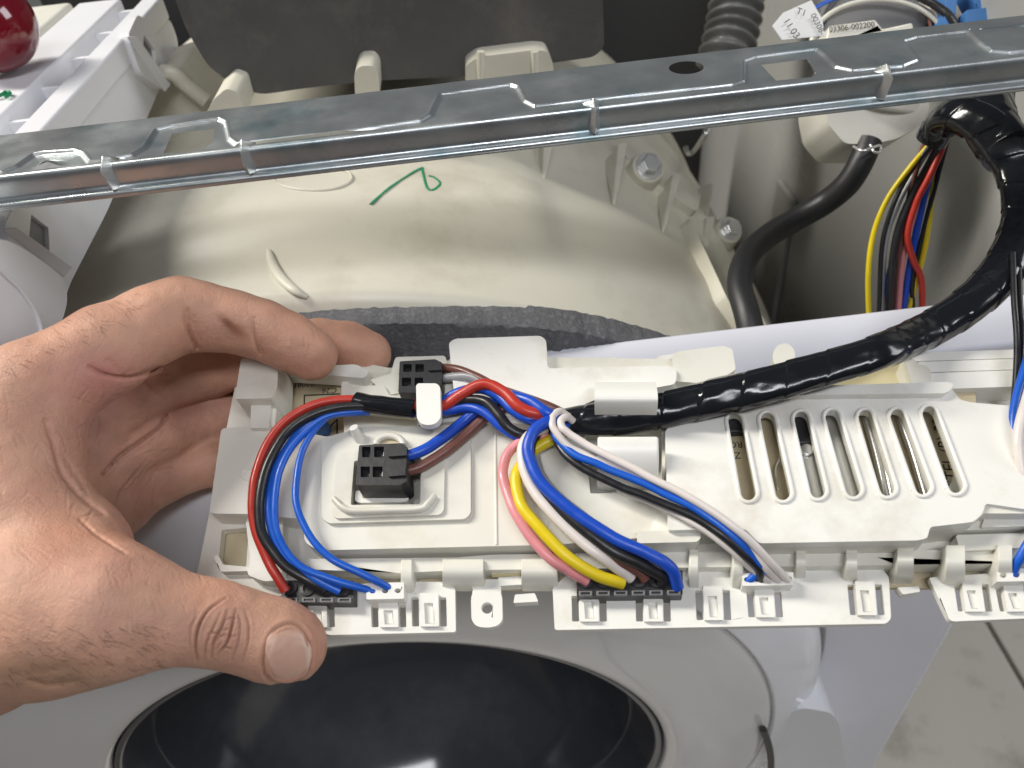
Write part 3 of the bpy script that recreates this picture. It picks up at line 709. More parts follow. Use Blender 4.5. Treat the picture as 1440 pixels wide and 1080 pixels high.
def snap(parent, cx, top, bot, w=16, lean=2):
    k = mp('snap_tab', [(cx-w, top-6), (cx+w, top-6), (cx+w+lean, bot), (cx-w+lean, bot)], 2.3, 0, WHITEP, parent, r=2, bevel=.0005, holes=[[(cx-w*.5, top+8), (cx+w*.45, top+8), (cx+w*.5+lean, bot-4), (cx-w*.45+lean, bot-4)]], hr=1)
    mp('catch', [(cx-w*.42, top+9), (cx+w*.38, top+9), (cx+w*.42+lean, bot-5), (cx-w*.38+lean, bot-5)], 1.2, .2, WHITEP, k, r=1, bevel=.0003)
def tab_plate(pts, cl, **kw):
    hs = []
    for c in cl: hs += snap_holes(*c)
    p = mp('tab_plate', pts, 1.0, -1.0, WHITEP, mod, holes=hs, r=4, hr=2, bevel=.0006)
    for c in cl: snap(p, *c)
tab_plate([(400, 826), (572, 818), (622, 818), (640, 826), (641, 889), (462, 893), (440, 880)], [(446, 850, 882, 13, 1), (546, 850, 882, 13.5, 1), (603, 840, 881, 13.5, 1)])
tab_plate([(777, 826), (800, 806), (1000, 800), (1240, 798), (1250, 812), (1253, 870), (1246, 877), (780, 886)],
          [(828, 838, 874, 13.5, 1), (918, 838, 874, 13.5, 1), (1002, 830, 872, 13.5, 2), (1074, 832, 868, 13.5, 3), (1216, 822, 865, 13.5, 4)])
tab_plate([(1306, 812), (1480, 800), (1480, 868), (1340, 874), (1334, 870)], [(1366, 822, 860, 13.5, 6), (1424, 826, 860, 13.5, 7)])
# screw eye and little feet
ring_o = fillet([(662, 832), (706, 830), (707, 872), (700, 880), (686, 883), (670, 881), (663, 872)], 12)
mp('screw_eye', ring_o, 1.5, -.5, WHITEP, mod, holes=[[(685+8*math.cos(a), 855+8*math.sin(a)) for a in np.linspace(0, 2*math.pi, 17)[:-1]]], r=0, hr=0, bevel=.0005)
mp('screw_eye_stem', [(664, 815), (704, 814), (705, 840), (663, 842)], 1.0, -1.0, WHITEP, mod, r=2)
mp('small_foot', [(724, 836), (752, 834), (757, 846), (722, 848)], 0, -3, WHITEP, mod, r=2)
mp('small_foot', [(700, 812), (734, 810), (735, 822), (702, 824)], 1.5, -2, WHITEP, mod, r=2)
mp('small_foot', [(1262, 826), (1292, 824), (1294, 832), (1270, 836)], 0, -3, WHITEP, mod, r=2)
mp('terminal_strip', [(690, 798), (732, 796), (732, 810), (692, 812)], 1.5, -2, mat('tinned_contacts', (.62, .55, .33), .4, .6), mod, r=1)
mp('right_base', [(1310, 748), (1480, 740), (1480, 590), (1372, 590)], 7.5, 0, CREAM, mod, r=2)
# --- curved hooks that hold the thick cable
def hook(x0, x1, ya, yb, h0, h1, nm='cable_hook'):
    """quarter barrel plate over the cable: axis along the module, outline in pixels"""
    A, B = M(x0, (ya+yb)/2, 0), M(x1, (ya+yb)/2, 0)
    top0, bot0 = M(x0, ya, h0), M(x0, yb, h1)
    ax = (M(x1, ya, h0)-top0); out = []; V = []; Fc = []; n = 12
    for i in range(n+1):
        t = i/n; y = ya+(yb-ya)*t; h = h0+(h1-h0)*(1-math.cos(t*math.pi/2)) if h1 < h0 else h0+(h1-h0)*math.sin(math.pi*(.12+.76*t))
        p = M(x0, y, h); nn = MN
        V += [p, p+ax, p-nn*.0028, p+ax-nn*.0028]
    for i in range(n):
        a = i*4; b = a+4; Fc += [(a, a+1, b+1, b), (a+2, b+2, b+3, a+3), (a, b, b+2, a+2), (a+1, a+3, b+3, b+1)]
    Fc += [(0, 2, 3, 1), (n*4, n*4+1, n*4+3, n*4+2)]
    return mesh(nm, V, Fc, WHITEP, mod, bevel=.0009, angle=50)
hook(836, 921, 537, 576, 19.5, 26)
mp('hook_root', [(836, 537), (920, 533), (920, 545), (838, 548)], 20, 10, WHITEP, mod, r=2)
hook(840, 926, 613, 684, 20, 10)
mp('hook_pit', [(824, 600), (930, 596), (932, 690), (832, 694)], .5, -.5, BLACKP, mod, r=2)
pl = mp('pit_label', [(838, 672), (858, 668), (860, 690), (840, 692)], 4, 0, PAPER, mod, r=1, bevel=.0001)
text('print', '2T', M(850, 681, 4.1), MV, MU, .0028, INK, pl)
# --- dirt specks: small moulded ejector circles
for x, y in ((480, 650), (350, 668), (760, 736)):
    ring = [M(x+11*math.cos(a), y+8*math.sin(a), body_h+.0) for a in np.linspace(0, 2*math.pi, 19)]
    V, Fc = tube_geo(ring, .00018, 6, caps=False); mesh('ejector_mark', V, Fc, CREAM, mod, recalc=False)

# ---- connector housings on the board edge
def socket_row(name, x0, x1, ya, yb, h, n, m, mh, label=None, h0=-2):
    s = mp(name, [(x0, ya), (x1, ya-(x1-x0)*.02), (x1, yb-(x1-x0)*.02), (x0, yb)], h, h0, m, mod, r=2, bevel=.0004,
           holes=[[(x0+(x1-x0)*(i+.5)/n+rr*math.cos(a), ya+(yb-ya)*.5-(x1-x0)*.02*(i+.5)/n+rr*.75*math.sin(a)) for a in np.linspace(0, 2*math.pi, 11)[:-1]] for i in range(n) for rr in [mh]], hr=0)
    if label: s['label'] = label
    return s
socket_row('white_socket', 515, 568, 820, 843, 5.5, 3, WHITEP, 4.5)
socket_row('white_socket', 1044, 1116, 806, 824, 5.5, 5, WHITEP, 5)
socket_row('white_socket', 1402, 1475, 800, 818, 5.5, 4, WHITEP, 5)

# ============================================================ wiring harness plugged into the module
har = thing('wiring_harness', 'thick black taped wiring harness fanning out into coloured wires on the module', 'wiring harness', M(800, 590, 14))
def wire(pts, r, m, parent=har, nm='wire', lab=None):
    pp = catmull([M(x, y, h) for x, y, h in pts], 6); sd_ = random.random()*50
    pp = [p+Vector([.00022*mnoise.noise(Vector((i*.22, sd_, k*7.3))) for k in range(3)]) for i, p in enumerate(pp)]
    V, Fc = tube_geo(catmull(pp, 2), r*.001, 14); o = mesh(nm, V, Fc, m, parent, angle=60, recalc=False)
    if lab: o['label'] = lab
    return o
# left bundle: from the taped sleeve round to the board edge
wire([(520, 562, 17), (470, 563, 18), (430, 574, 18.5), (394, 599, 18.5), (368, 640, 18), (356, 690, 17), (358, 740, 15), (378, 790, 12), (402, 832, 7)], 1.4, WRED)
wire([(520, 570, 17.2), (470, 574, 18), (430, 588, 18.5), (399, 613, 18.5), (376, 655, 18), (365, 705, 17), (371, 755, 15), (398, 792, 12), (434, 816, 9), (456, 831, 6)], 1.45, WBLK)
wire([(520, 575, 15.5), (470, 581, 16), (430, 600, 16), (404, 630, 16), (384, 670, 15.5), (378, 715, 15), (388, 760, 13), (412, 792, 11), (446, 814, 9), (478, 831, 6)], 1.35, WBLUE)
wire([(520, 577, 16), (462, 585, 17), (421, 616, 17), (396, 656, 17), (386, 710, 16), (393, 758, 14), (421, 795, 12), (472, 816, 9), (528, 832, 4)], 1.05, WBLUE)
wire([(520, 580, 15), (466, 584, 16), (438, 610, 16), (421, 650, 16), (416, 700, 15.5), (431, 746, 14.5), (465, 785, 13), (516, 810, 9), (553, 830, 4)], 1.05, WBLUE)
sl = [M(x, y, h) for x, y, h in ((499, 564, 16.8), (515, 567, 16.8), (540, 570, 16.8), (565, 573, 16.8), (583, 575, 16.8))]
tube('tape_sleeve', sl, .0031, TAPE, har, n=10, seg=24, flat=.75, fl_axis=MN, wrap=lambda s, a: .05*mnoise.noise(Vector((s*300, a*1.3, 2)))+.03*math.sin(a*3+s*200))
# right of the tongue
wire([(575, 568, 17), (600, 570, 15.5), (624, 572, 16), (650, 554, 18.5), (680, 540, 20), (708, 551, 20.5), (730, 572, 20.5), (752, 582, 19.5), (775, 583, 17)], 1.75, WRED)
wire([(575, 573, 15), (610, 572, 14.5), (640, 554, 16.5), (672, 546, 18), (700, 556, 18.5), (722, 577, 18.5), (746, 589, 18), (775, 588, 15)], 1.6, WDBL)
wire([(575, 576, 15), (604, 576, 14.2), (628, 570, 16), (655, 562, 17), (682, 565, 18), (702, 584, 18), (716, 602, 17), (738, 612, 15), (765, 608, 12)], 1.6, WBLK)
wire([(575, 580, 14), (604, 580, 13), (628, 578, 15), (655, 573, 16), (680, 579, 17), (702, 598, 16.5), (718, 610, 15.5), (740, 616, 14), (765, 606, 12)], 1.45, WDBL)
wire([(694, 562, 16), (714, 556, 17.5), (745, 564, 19.5), (772, 582, 19.5), (795, 592, 15)], 1.7, WDBL)
wire([(612, 516, 10.5), (640, 519, 13.5), (668, 529, 15), (700, 546, 15.5), (745, 562, 16.5), (772, 572, 17), (800, 585, 14)], 1.45, WBRN)
wire([(612, 534, 10.5), (640, 530, 13.5), (668, 532, 15.0), (700, 552, 15), (740, 572, 15), (780, 588, 13)], 1.4, WGRY)
wire([(566, 641, 15.5), (590, 636, 15.5), (620, 618, 14.5), (650, 594, 13.5), (672, 578, 14), (700, 572, 14)], 1.7, WDBL)
wire([(566, 664, 13.5), (592, 656, 13.5), (630, 633, 13), (660, 608, 12.5), (684, 586, 13), (710, 575, 13.5)], 1.65, WBRN)
# big fan to the black row connector
wire([(770, 612, 14), (745, 617, 14.5), (720, 630, 14), (708, 656, 13.5), (712, 690, 13.5), (731, 732, 13.5), (766, 778, 12), (800, 802, 9), (826, 818, 6)], 1.5, WPNK)
wire([(790, 608, 14), (774, 619, 14.5), (750, 634, 14), (729, 660, 14), (726, 684, 14), (737, 716, 14.5), (768, 753, 14), (802, 786, 12), (842, 810, 8.5), (876, 821, 5.5)], 1.7, WYEL)
wire([(768, 602, 16), (742, 614, 17), (734, 640, 16.5), (746, 682, 15.5), (782, 728, 15), (832, 772, 13), (868, 798, 9), (888, 814, 6)], 1.6, WWHT)
wire([(775, 606, 13.5), (752, 622, 13), (745, 655, 13), (767, 700, 13), (812, 744, 13), (858, 782, 11), (896, 802, 8), (908, 815, 6)], 1.5, WBRN)
wire([(776, 598, 15), (754, 610, 15.5), (744, 642, 15.5), (760, 684, 15.5), (806, 732, 15.5), (862, 774, 13.5), (906, 796, 10), (932, 812, 7), (930, 820, 5.5)], 1.75, WBLK)
wire([(778, 600, 13), (758, 620, 12.5), (754, 650, 12.5), (774, 688, 13), (822, 728, 13), (882, 770, 11.5), (922, 790, 9.5), (938, 808, 6)], 1.5, WGRY)
wire([(790, 590, 17), (768, 594, 19.5), (748, 610, 20), (743, 640, 19), (759, 676, 18), (802, 717, 17), (862, 756, 15.5), (914, 780, 13), (944, 800, 10), (953, 826, 5)], 1.75, WDBL)
# thin bundle to the small white socket
wire([(800, 586, 17), (787, 579, 19), (777, 587, 20), (779, 603, 20), (799, 627, 18.5), (830, 643, 17), (880, 664, 16.5), (940, 692, 16.5), (992, 721, 16), (1040, 757, 14), (1074, 795, 10), (1094, 816, 5)], 1.1, WWHT)
wire([(806, 592, 18), (797, 587, 20), (789, 592, 21), (793, 604, 21), (812, 617, 20.5), (844, 636, 20.5), (891, 659, 20.5), (939, 684, 20.5), (988, 711, 20), (1042, 749, 17), (1085, 792, 11), (1107, 816, 5)], 1.1, WWHT)
wire([(800, 597, 15), (780, 606, 17), (784, 618, 18), (810, 640, 18.5), (844, 655, 18.5), (891, 674, 18.5), (933, 693, 18.5), (985, 720, 18.5), (1034, 758, 15.5), (1062, 788, 11), (1078, 800, 9), (1066, 806, 7), (1053, 818, 4.5)], 1.1, WBLUE)
wire([(800, 602, 14), (782, 614, 16), (797, 641, 17), (828, 663, 17.5), (875, 685, 17.5), (907, 698, 17.5), (955, 717, 17.5), (1005, 744, 17), (1044, 778, 13), (1066, 800, 9), (1070, 816, 5)], 1.15, WBLK)
wire([(868, 686, 14), (939, 716, 15.5), (990, 744, 15.5), (1032, 776, 12.5), (1058, 800, 8), (1082, 817, 5)], 1.05, WWHT)
# main taped trunk from the hooks up over the front panel and along to the bar
tr0 = [(765, 596, 13), (800, 592, 13.5), (850, 588, 14), (900, 582, 15), (950, 572, 16), (1000, 560, 18.5), (1060, 546, 21), (1120, 530, 22.5), (1180, 513, 24), (1240, 493, 25)]
tr = [(x, y, (M(x, y, h)-CAM).dot(F0)) for x, y, h in tr0]+[(1300, 466, .2350),
      (1350, 437, .2370), (1394, 400, .2410), (1424, 356, .2470), (1442, 305, .2540), (1436, 250, .2590), (1412, 206, .2620), (1384, 175, .2650), (1350, 160, .2700), (1322, 168, .2790), (1312, 190, .2860)]
rads = [14, 20, 26, 28, 29, 29, 29, 28, 27, 27, 27, 27, 28, 29, 31, 32, 31, 29, 25, 18, 14]
path = catmull([P(*t) for t in tr], 34)
rr = [r_*tr[i][2]/FPX for i, r_ in enumerate(rads)]
rad = [float(np.interp(i/34., range(len(rr)), rr)) for i in range(len(path))]
def tape_wrap(s, a):
    k = (s/.0118+a/(2*math.pi)) % 1.0
    ripple = .06*mnoise.noise(Vector((s*45, math.cos(a)*1.2, math.sin(a)*1.2)))+.028*mnoise.noise(Vector((s*230, math.cos(a)*2.2, math.sin(a)*2.2)))
    return .055*(1-k)+ripple-.03+.045*math.cos(4*a+s*22+1.5*mnoise.noise(Vector((s*60, 5, 5))))
V, Fc = tube_geo(path, rad, 56, flat=.80, fl_axis=MN, wrap=tape_wrap)
trunk = mesh('taped_trunk', V, Fc, TAPE, har, angle=80, recalc=False)
trunk['label'] = 'thick trunk wrapped in shiny black tape'
# upper elbow of the trunk that runs on behind the crossbar
path = catmull([P(1418, 214, .262), P(1398, 185, .268), P(1388, 150, .277), P(1390, 118, .29), P(1400, 80, .30)], 20)
V, Fc = tube_geo(path, .0085, 32, wrap=tape_wrap); mesh('taped_branch', V, Fc, TAPE, har, angle=80, recalc=False)
path = catmull([P(1384, 178, .268), P(1352, 164, .276), P(1326, 172, .286), P(1310, 196, .292)], 20)
V, Fc = tube_geo(path, .0062, 32, wrap=tape_wrap); mesh('taped_branch', V, Fc, TAPE, har, angle=80, recalc=False)
# loose wires dropping into the cabinet
def dwire(pts, r, m, parent=har, nm='wire'): return tube(nm, [P(*p) for p in pts], r*.00086, m, parent, n=8, seg=10)
dwire([(1326, 182, .290), (1306, 205, .297), (1280, 235, .30), (1248, 280, .305), (1228, 330, .31), (1221, 385, .315), (1222, 450, .325)], 1.25, WYEL)
dwire([(1326, 184, .292), (1298, 218, .298), (1272, 255, .302), (1252, 300, .306), (1240, 350, .312), (1236, 440, .325)], 1.1, WBLK)
dwire([(1322, 180, .292), (1302, 200, .299), (1288, 240, .303), (1276, 290, .308), (1266, 350, .313), (1258, 440, .327)], 1.3, WBRN)
dwire([(1330, 188, .292), (1308, 228, .300), (1286, 268, .304), (1264, 320, .308), (1254, 380, .314), (1250, 450, .325)], 1.7, WBLK)
dwire([(1330, 186, .294), (1312, 216, .301), (1300, 256, .305), (1284, 306, .310), (1270, 360, .314), (1262, 450, .327)], 1.4, WPNK)
dwire([(1334, 186, .292), (1322, 215, .297), (1306, 250, .300), (1288, 286, .304), (1276, 330, .308), (1284, 365, .312), (1296, 395, .316), (1297, 450, .325)], 1.5, WRED)
dwire([(1332, 186, .295), (1318, 220, .301), (1304, 260, .305), (1292, 310, .310), (1280, 370, .316), (1268, 450, .328)], 1.6, WDBL)
dwire([(1328, 190, .296), (1314, 230, .304), (1310, 280, .308), (1302, 340, .312), (1290, 390, .318), (1274, 450, .328)], 1.3, WYEL)
dwire([(1330, 190, .298), (1300, 250, .306), (1272, 320, .312), (1250, 390, .318), (1246, 450, .33)], 1.5, WDBL)
dwire([(1322, 186, .296), (1290, 236, .303), (1262, 290, .308), (1244, 350, .314), (1242, 450, .328)], 1.2, WGRY)
dwire([(1334, 190, .297), (1318, 250, .305), (1300, 320, .311), (1284, 390, .318), (1284, 450, .328)], 1.2, WBLK)
# thin leads at the edge of the module
dwire([(1424, 356, .240), (1426, 420, .232), (1430, 480, .226), (1428, 540, .221), (1423, 600, .216), (1430, 650, .213), (1446, 700, .21)], 1.0, WBLK)
dwire([(1432, 356, .242), (1434, 420, .234), (1437, 480, .228), (1432, 540, .224), (1430, 600, .220), (1440, 660, .216), (1460, 720, .212)], 1.0, WBLK)
dwire([(1462, 440, .228), (1446, 500, .222), (1430, 556, .217), (1424, 596, .214), (1430, 640, .211), (1442, 680, .209), (1470, 720, .207)], 1.35, WBLUE)
dwire([(1470, 480, .222), (1444, 560, .212), (1432, 610, .208), (1436, 660, .206), (1450, 700, .205)], 1.5, WWHT)
wire([(1470, 730, 12), (1450, 758, 11), (1434, 786, 8), (1424, 808, 4)], 1.2, WBLUE)
# leads above the crossbar at the pressure switch
dwire([(1146, 12, .33), (1160, 4, .332), (1185, -6, .335)], 1.0, WBLUE)
dwire([(1290, -6, .35), (1316, 8, .348), (1336, 24, .345), (1350, 50, .345)], 2.2, WBLK)
dwire([(1270, -8, .36), (1300, 6, .356), (1318, 22, .352), (1322, 50, .352)], .9, WWHT)
dwire([(1262, -10, .36), (1292, 12, .357), (1306, 26, .354), (1310, 50, .354)], .9, WBRN)

# ---- black plugs
def plug(pts, h1, h0, holes, lab, pins=()):
    k = mp('plug', pts, h1, h0, BLACKP, har, holes=holes, r=2, hr=1, bevel=.0004)
    k['label'] = lab
    for x, y, h in pins:
        V, Fc = box(M(x, y, h), .0006, .0028, .0004, (MU, MV, MN)); mesh('pin', V, Fc, STEEL, k)
    return k
def sq(x0, y0, x1, y1): return [(x0, y0), (x1, y0), (x1, y1), (x0, y1)]
k = plug([(505, 626), (566, 623), (574, 630), (571, 652), (572, 676), (563, 682), (500, 682), (502, 655)], 18, 8,
     [sq(509, 628, 521, 643), sq(526, 628, 540, 643), sq(507, 656, 520, 671), sq(524, 656, 538, 671)], 'square black plug standing in its socket, blue and brown wires', [(525, 636, 16), (541, 636, 16), (522, 664, 16), (539, 664, 16)])
mp('plug_floor', [(506, 627), (564, 625), (568, 680), (502, 680)], 15.5, 15, BLACKP, k, r=1, bevel=0)
mp('plug_ridge', [(544, 630), (572, 628), (572, 640), (546, 642)], 19, 17, BLACKP, k, r=1, bevel=.0003)
mp('plug_ridge', [(544, 658), (570, 656), (570, 668), (546, 670)], 19, 17, BLACKP, k, r=1, bevel=.0003)
k = plug([(562, 508), (612, 505), (622, 510), (621, 540), (612, 552), (560, 552)], 14.5, 5,
     [sq(567, 512, 579, 523), sq(584, 512, 596, 523), sq(565, 531, 578, 543), sq(583, 531, 595, 543)], 'square black plug behind the white tongue, brown and grey wires', [(581, 518, 13), (598, 518, 13), (580, 537, 13)])
mp('plug_floor', [(563, 509), (612, 507), (612, 550), (562, 550)], 12.0, 11.5, BLACKP, k, r=1, bevel=0)
mp('plug_ridge', [(600, 510), (621, 509), (621, 520), (602, 521)], 15.3, 13.5, BLACKP, k, r=1, bevel=.0003)
def row_plug(x0, x1, ya, yb, h1, h0, n, lab, slope=.0, cap=True):
    yt = lambda x, y: y-(x-x0)*slope
    k = mp('row_plug', [(x0, yt(x0, ya)), (x1, yt(x1, ya)), (x1, yt(x1, yb)), (x0, yt(x0, yb))], h1, h0, BLACKP, har, r=2, bevel=.0004)
    k['label'] = lab
    for i in range(n):
        xa = x0+(x1-x0)*(i+.12)/n; xb = x0+(x1-x0)*(i+.88)/n
        mp('cell_frame', [(xa, yt(xa, yb-7)), (xb, yt(xb, yb-7)), (xb, yt(xb, yb-.5)), (xa, yt(xa, yb-.5))], h1+.35, h1-.5, GREYB, k, r=0, bevel=.0001,
           holes=[[(xa+3, yt(xa, yb-5.2)), (xb-3, yt(xb, yb-5.2)), (xb-3, yt(xb, yb-2)), (xa+3, yt(xa, yb-2))]], hr=0)
        c = M((xa+xb)/2, yt((xa+xb)/2, (ya+yb)/2-3), h1-.5); 
        V, Fc = lathe(c, MN, MU, [(.0013, 0), (.0013, .0011), (.0022, .0010), (.0024, 0)], 18); mesh('wire_entry', V, Fc, BLACKP, k)
    return k
row_plug(396, 497, 816, 847, 5.2, -1, 4, 'low black plug with red, black and blue wires at the board edge', slope=-.005)
row_plug(811, 960, 803, 838, 5.4, -1, 6, 'long black row plug with the wide fan of wires', slope=.01)

# ============================================================ the hand
HV = .00068
def cc_(x, y, d): return np.array([(x-720)/FPX*d, (540-y)/FPX*d, d])      # camera-aligned metres
lo_ = np.array([-.258, -.118, .148]); hi_ = np.array([-.028, .052, .318])
nn_ = np.ceil((hi_-lo_)/HV).astype(int); gx, gy, gz = [lo_[i]+HV*np.arange(nn_[i]) for i in range(3)]
def cone_d(X_, Y_, Z_, a, b, ra, rb):
    ba = b-a; L2 = ba@ba
    px_, py_, pz_ = X_-a[0], Y_-a[1], Z_-a[2]
    t = np.clip((px_*ba[0]+py_*ba[1]+pz_*ba[2])/L2, 0, 1)
    # smooth taper
    r = ra+(rb-ra)*t
    return np.sqrt((px_-t*ba[0])**2+(py_-t*ba[1])**2+(pz_-t*ba[2])**2)-r
def blend_in(f, prim, k):
    a, b, ra, rb = prim; m = max(ra, rb)+k+.006
    l = np.minimum(a, b)-m; h = np.maximum(a, b)+m
    i0 = np.clip(((l-lo_)/HV).astype(int), 0, nn_); i1 = np.clip(((h-lo_)/HV).astype(int)+2, 0, nn_)
    if (i1 <= i0).any(): return
    sl = tuple(slice(i0[q], i1[q]) for q in range(3))
    d = cone_d(gx[sl[0]][:, None, None], gy[sl[1]][None, :, None], gz[sl[2]][None, None, :], a, b, ra, rb).astype(np.float32)
    smin_in(f, sl, d, k)
def smin_in(f, sl, d, k):
    o = f[sl]; h = np.clip(.5+.5*(o-d)/k, 0, 1)
    f[sl] = d*h+o*(1-h)-k*h*(1-h)
def new_field(): return np.full(tuple(nn_), .03, np.float32)
def chain(f, pts, k):
    for (x0, y0, d0, r0), (x1, y1, d1, r1) in zip(pts[:-1], pts[1:]):
        blend_in(f, (cc_(x0, y0, d0), cc_(x1, y1, d1), r0*.001, r1*.001), k)
f = new_field()
palm = [
    [(-560, 1010, .215, 27), (-230, 830, .213, 25), (-60, 700, .211, 20), (48, 553, .213, 14.6)],          # radial edge, index metacarpal
    [(-230, 850, .228, 25), (0, 700, .228, 17), (112, 592, .243, 12.5)],
    [(-230, 870, .238, 24), (20, 750, .245, 17), (142, 655, .253, 12)],
    [(-230, 890, .245, 23), (20, 790, .246, 17), (163, 708, .259, 11.2)],
    [(-230, 860, .205, 26), (-45, 888, .198, 20.5), (80, 862, .191, 17.5), (150, 858, .1885, 14.5)],           # thumb metacarpal
    [(70, 815, .197, 14), (25, 690, .206, 14), (20, 610, .209, 14)],                                        # web of the thumb
]
for c_ in palm: chain(f, c_, .010)
blend_in(f, (cc_(115, 800, .1985), cc_(128, 760, .207), .0095, .0085), .012)
fingers = [
    [(48, 553, .213, 14.4), (150, 492, .224, 12.6), (215, 457, .232, 11.3), (254, 441, .2365, 10.9), (285, 446, .239, 10.2), (330, 453, .242, 9.4), (368, 463, .2445, 9.1), (405, 480, .2465, 8.8), (438, 499, .248, 8.3)],
    [(112, 592, .243, 12.4), (200, 545, .256, 10.6), (300, 515, .268, 9.7), (380, 498, .272, 9.2), (450, 484, .273, 8.7), (490, 488, .272, 8.5), (518, 498, .2715, 8.1)],
    [(142, 655, .253, 11.8), (220, 612, .262, 9.8), (300, 588, .276, 9.2), (370, 577, .284, 8.6), (420, 573, .287, 7.8)],
    [(163, 708, .259, 11.0), (225, 672, .265, 8.6), (300, 650, .271, 7.8), (350, 640, .277, 7.4), (400, 632, .281, 6.8)],
    [(95, 860, .1905, 16), (165, 862, .188, 14.2), (215, 866, .189, 11.8), (262, 871, .191, 10.2), (305, 877, .193, 10.0), (345, 888, .195, 9.5), (385, 900, .1965, 9.9), (408, 908, .1975, 9.3)],
]
for q, c_ in enumerate(fingers):
    g = new_field(); chain(g, c_, .003)
    smin_in(f, (slice(None),)*3, g, .0075 if q == 4 else .0022)
# pixel coordinates of every voxel, for creases and pads
def sub_box(x0, x1, y0, y1, d0, d1):
    c = np.array([cc_(x, y, d) for x in (x0, x1) for y in (y0, y1) for d in (d0, d1)])
    i0 = np.clip(((c.min(0)-lo_)/HV).astype(int), 0, nn_); i1 = np.clip(((c.max(0)-lo_)/HV).astype(int)+1, 0, nn_)
    return tuple(slice(i0[q], i1[q]) for q in range(3))
def groove(pts, w, dep, d0, d1):
    xs_, ys_ = [p[0] for p in pts], [p[1] for p in pts]; pad = w*3
    sl = sub_box(min(xs_)-pad, max(xs_)+pad, min(ys_)-pad, max(ys_)+pad, d0, d1)
    Z_ = gz[sl[2]][None, None, :]; PXv = 720+FPX*gx[sl[0]][:, None, None]/Z_; PYv = 540-FPX*gy[sl[1]][None, :, None]/Z_
    PXv, PYv = np.broadcast_arrays(PXv, PYv)
    best = np.full(PXv.shape, 1e9)
    n = len(pts)-1
    for k in range(n):
        (x0, y0), (x1, y1) = pts[k], pts[k+1]; dx, dy = x1-x0, y1-y0
        t = np.clip(((PXv-x0)*dx+(PYv-y0)*dy)/(dx*dx+dy*dy), 0, 1)
        tt = (k+t)/n; fade = .35+.65*np.sin(np.pi*np.clip(tt, .08, .92))
        best = np.minimum(best, np.hypot(PXv-x0-t*dx, PYv-y0-t*dy)/np.sqrt(fade))
    f[sl] += (dep*.001*np.exp(-(best/w)**2)).astype(np.float32)
def c2(pts, n=6): return [(p.x, p.y) for p in catmull([Vector((a, b, 0)) for a, b in pts], n)]
# finger joints and palm lines
for pts, w, dep, a, b in (([(262, 436), (263, 450), (267, 468), (276, 488)], 4.5, 1.2, .20, .25), ([(268, 440), (274, 460), (283, 480)], 3., .5, .20, .25), ([(357, 448), (356, 462), (359, 478), (366, 497)], 3.5, .8, .21, .255), ([(364, 448), (364, 470), (370, 490)], 3., .35, .21, .255),
                          ([(125, 516), (150, 527), (185, 530), (225, 518)], 4.5, 1.0, .19, .25), ([(150, 505), (163, 516), (170, 526)], 3, .6, .19, .25),
                          ([(235, 585), (222, 602), (195, 622), (168, 642), (142, 668)], 3.4, 1.1, .20, .29), ([(232, 560), (214, 550), (205, 540)], 3.2, .8, .20, .29), ([(228, 606), (205, 628), (180, 640), (160, 660)], 3., .6, .2, .29),
                          ([(62, 590), (72, 620), (84, 660), (100, 685), (120, 705), (146, 724)], 4.5, .9, .16, .27), ([(88, 640), (110, 672), (124, 700)], 3.2, .5, .16, .27), ([(112, 730), (130, 748), (152, 762), (176, 778)], 3.5, .6, .15, .25),
                          ([(40, 956), (72, 962), (112, 957)], 5., .8, .15, .215), ([(20, 948), (56, 944), (96, 938)], 5., .35, .15, .215)):
    groove(c2(pts), w, dep, a, b)
f[:2] = np.maximum(f[:2], .001); f[:, :2] = np.maximum(f[:, :2], .001); f[:, -2:] = np.maximum(f[:, -2:], .001)
# surface nets
s_ = f < 0
acc = np.zeros(tuple(nn_-1), np.int8)
for a in (0, 1):
    for b in (0, 1):
        for c in (0, 1): acc += s_[a:nn_[0]-1+a, b:nn_[1]-1+b, c:nn_[2]-1+c]
act = (acc > 0) & (acc < 8); idx = np.full(act.shape, -1, np.int64); I = np.argwhere(act); idx[act] = np.arange(len(I))
vs = np.zeros((len(I), 3)); cnt = np.zeros(len(I))
cor = np.array([(a, b, c) for a in (0, 1) for b in (0, 1) for c in (0, 1)])
val = np.stack([f[I[:, 0]+a, I[:, 1]+b, I[:, 2]+c] for a, b, c in cor], 1).astype(float)
for p in range(8):
    for q in range(p+1, 8):
        if np.abs(cor[p]-cor[q]).sum() != 1: continue
        m_ = (val[:, p] < 0) != (val[:, q] < 0); t = np.where(m_, val[:, p]/np.where(m_, val[:, p]-val[:, q], 1), 0)
        vs += m_[:, None]*(cor[p]+t[:, None]*(cor[q]-cor[p])); cnt += m_
vs = vs/cnt[:, None]+I; VC = lo_+vs*HV
quads = []
